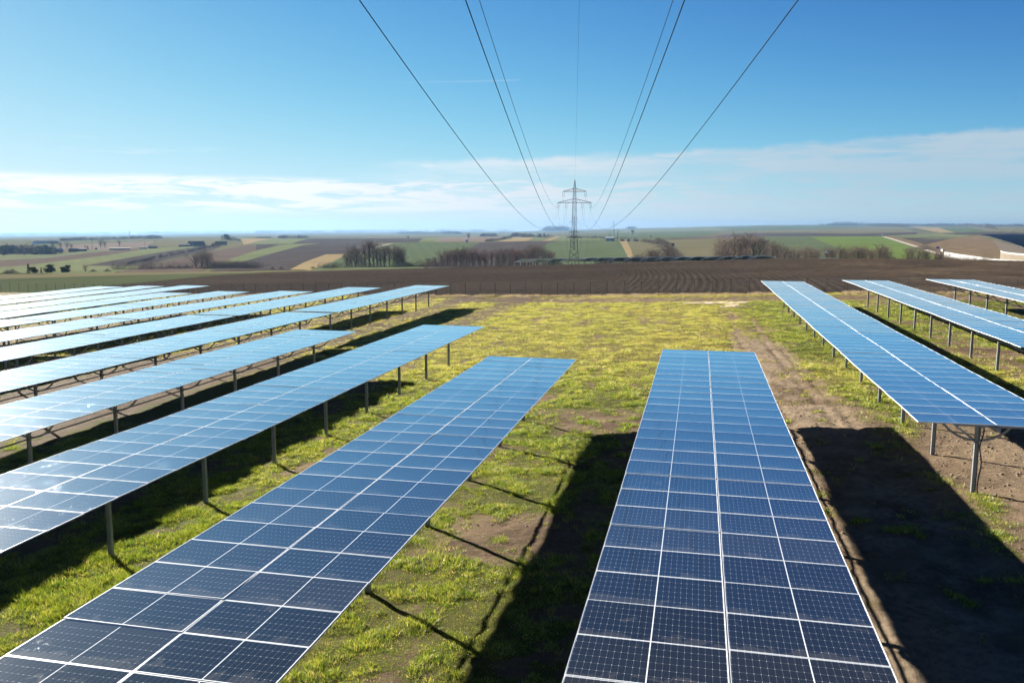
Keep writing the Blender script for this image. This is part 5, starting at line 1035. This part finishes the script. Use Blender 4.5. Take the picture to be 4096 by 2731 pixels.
# green container and lamp mast beyond the crest
p = at(q(4, 542, 0)[0], 262); d = 262; k = .25 * d / 1941; zt = float(azs(*q(4, 542, 420))[1]) * d + CAM_Z; r = empty('container', p, face_cam(p) + .1); tag(r, 'green sheet-metal container beyond the ploughed crest', 'container'); w = 62 * k; h = zt - p.z
mb = MB(); n = 26
for i in range(n): x0 = -w + 2 * w * i / n; mb.box((x0, -1.25 + (.05 if i % 2 else 0), 0), (x0 + 2 * w / n, 1.25 - (.05 if i % 2 else 0), h - .12))
mb.build('corrugated_side', M['green'], r); MB().box((-w - .05, -1.3, h - .12), (w + .05, 1.3, h)).build('roof', M['green'], r)
p = at(q(4, 529, 0)[0], 268); zt = float(azs(*q(4, 529, 366))[1]) * 268 + CAM_Z; r = empty('lamp_mast', p, face_cam(p)); tag(r, 'slim mast with white floodlights behind the green container', 'lamp mast'); h = zt - p.z
MB().tube([(0, 0, -.3), (0, 0, h)], .06, 6).build('pole', M['mast'], r)
for s in (-1, 1): MB().box((s * .35 - .28, -.2, h - .25), (s * .35 + .28, .2, h - .02)).build('floodlight', M['whitepaint'], r)
MB().tube([(0, 0, h - .1), (0, 0, h + .5)], .12, 6).build('antenna', M['whitepaint'], r)
# dark solar rows on the far right slope
for i in range(15):
    f = i / 14; zx, zy = 1945 + (2335 - 1945) * f, 206 + (330 - 206) * f ** 1.25; p, d = spot(4, zx, zy + 6 + 5 * f); L = 150 - 60 * f; hd = R(62); dv = Vector((math.sin(hd), math.cos(hd), 0)); sv = Vector((math.cos(hd), -math.sin(hd), 0)); r = empty('solar_table', p); tag(r, f'dark solar row on the right hillside, {ORD[i]} down from its top corner', 'solar table', 'solar rows on the right hillside')
    zz = lambda kx: float(ground_z(p.x + dv.x * kx, p.y + dv.y * kx)) - p.z; mb = MB(); n = 6; t_ = R(24); w = 5.2
    cc = lambda kx, u, o: dv * kx + sv * u * math.cos(t_) + Vector((0, 0, zz(kx) + 2.2 - u * math.sin(t_) + o))
    for j in range(n):
        k0, k1 = L * j / n, L * (j + 1) / n; mb.add([cc(a_, u, o) for o in (0, -.06) for a_, u in ((k0, -w / 2), (k1, -w / 2), (k1, w / 2), (k0, w / 2))], [(0, 1, 2, 3), (7, 6, 5, 4), (0, 4, 5, 1), (1, 5, 6, 2), (2, 6, 7, 3), (3, 7, 4, 0)])
    mb.build('panel_surface', M['farglass'], r); e = MB(); e.tube([cc(-.15, -w / 2, .05), cc(-.15, w / 2, .05)], .16, 5); e.tube([cc(0, 0, 0), dv * 0 + Vector((0, 0, -.4))], .14, 5); e.build('end_frame', M['concrete'], r)

# ------------------------------------------------------------------ air
def haze():
    mb = MB(); mb.box((-14500, -60, -420), (12500, 16500, 92)); mt = bpy.data.materials.new('haze'); mt.use_nodes = True; mt.cycles.homogeneous_volume = True; t = NT(mt.node_tree)
    v = t.n('ShaderNodeVolumePrincipled'); t.set(v, 'Color', (.135, .245, .40, 1)); t.set(v, 'Density', .68e-4); t.set(v, 'Anisotropy', .38); o = t.n('ShaderNodeOutputMaterial'); t.set(o, 'Volume', v)
    h = mb.build('haze', mt); tag(h, kind='stuff')
haze()
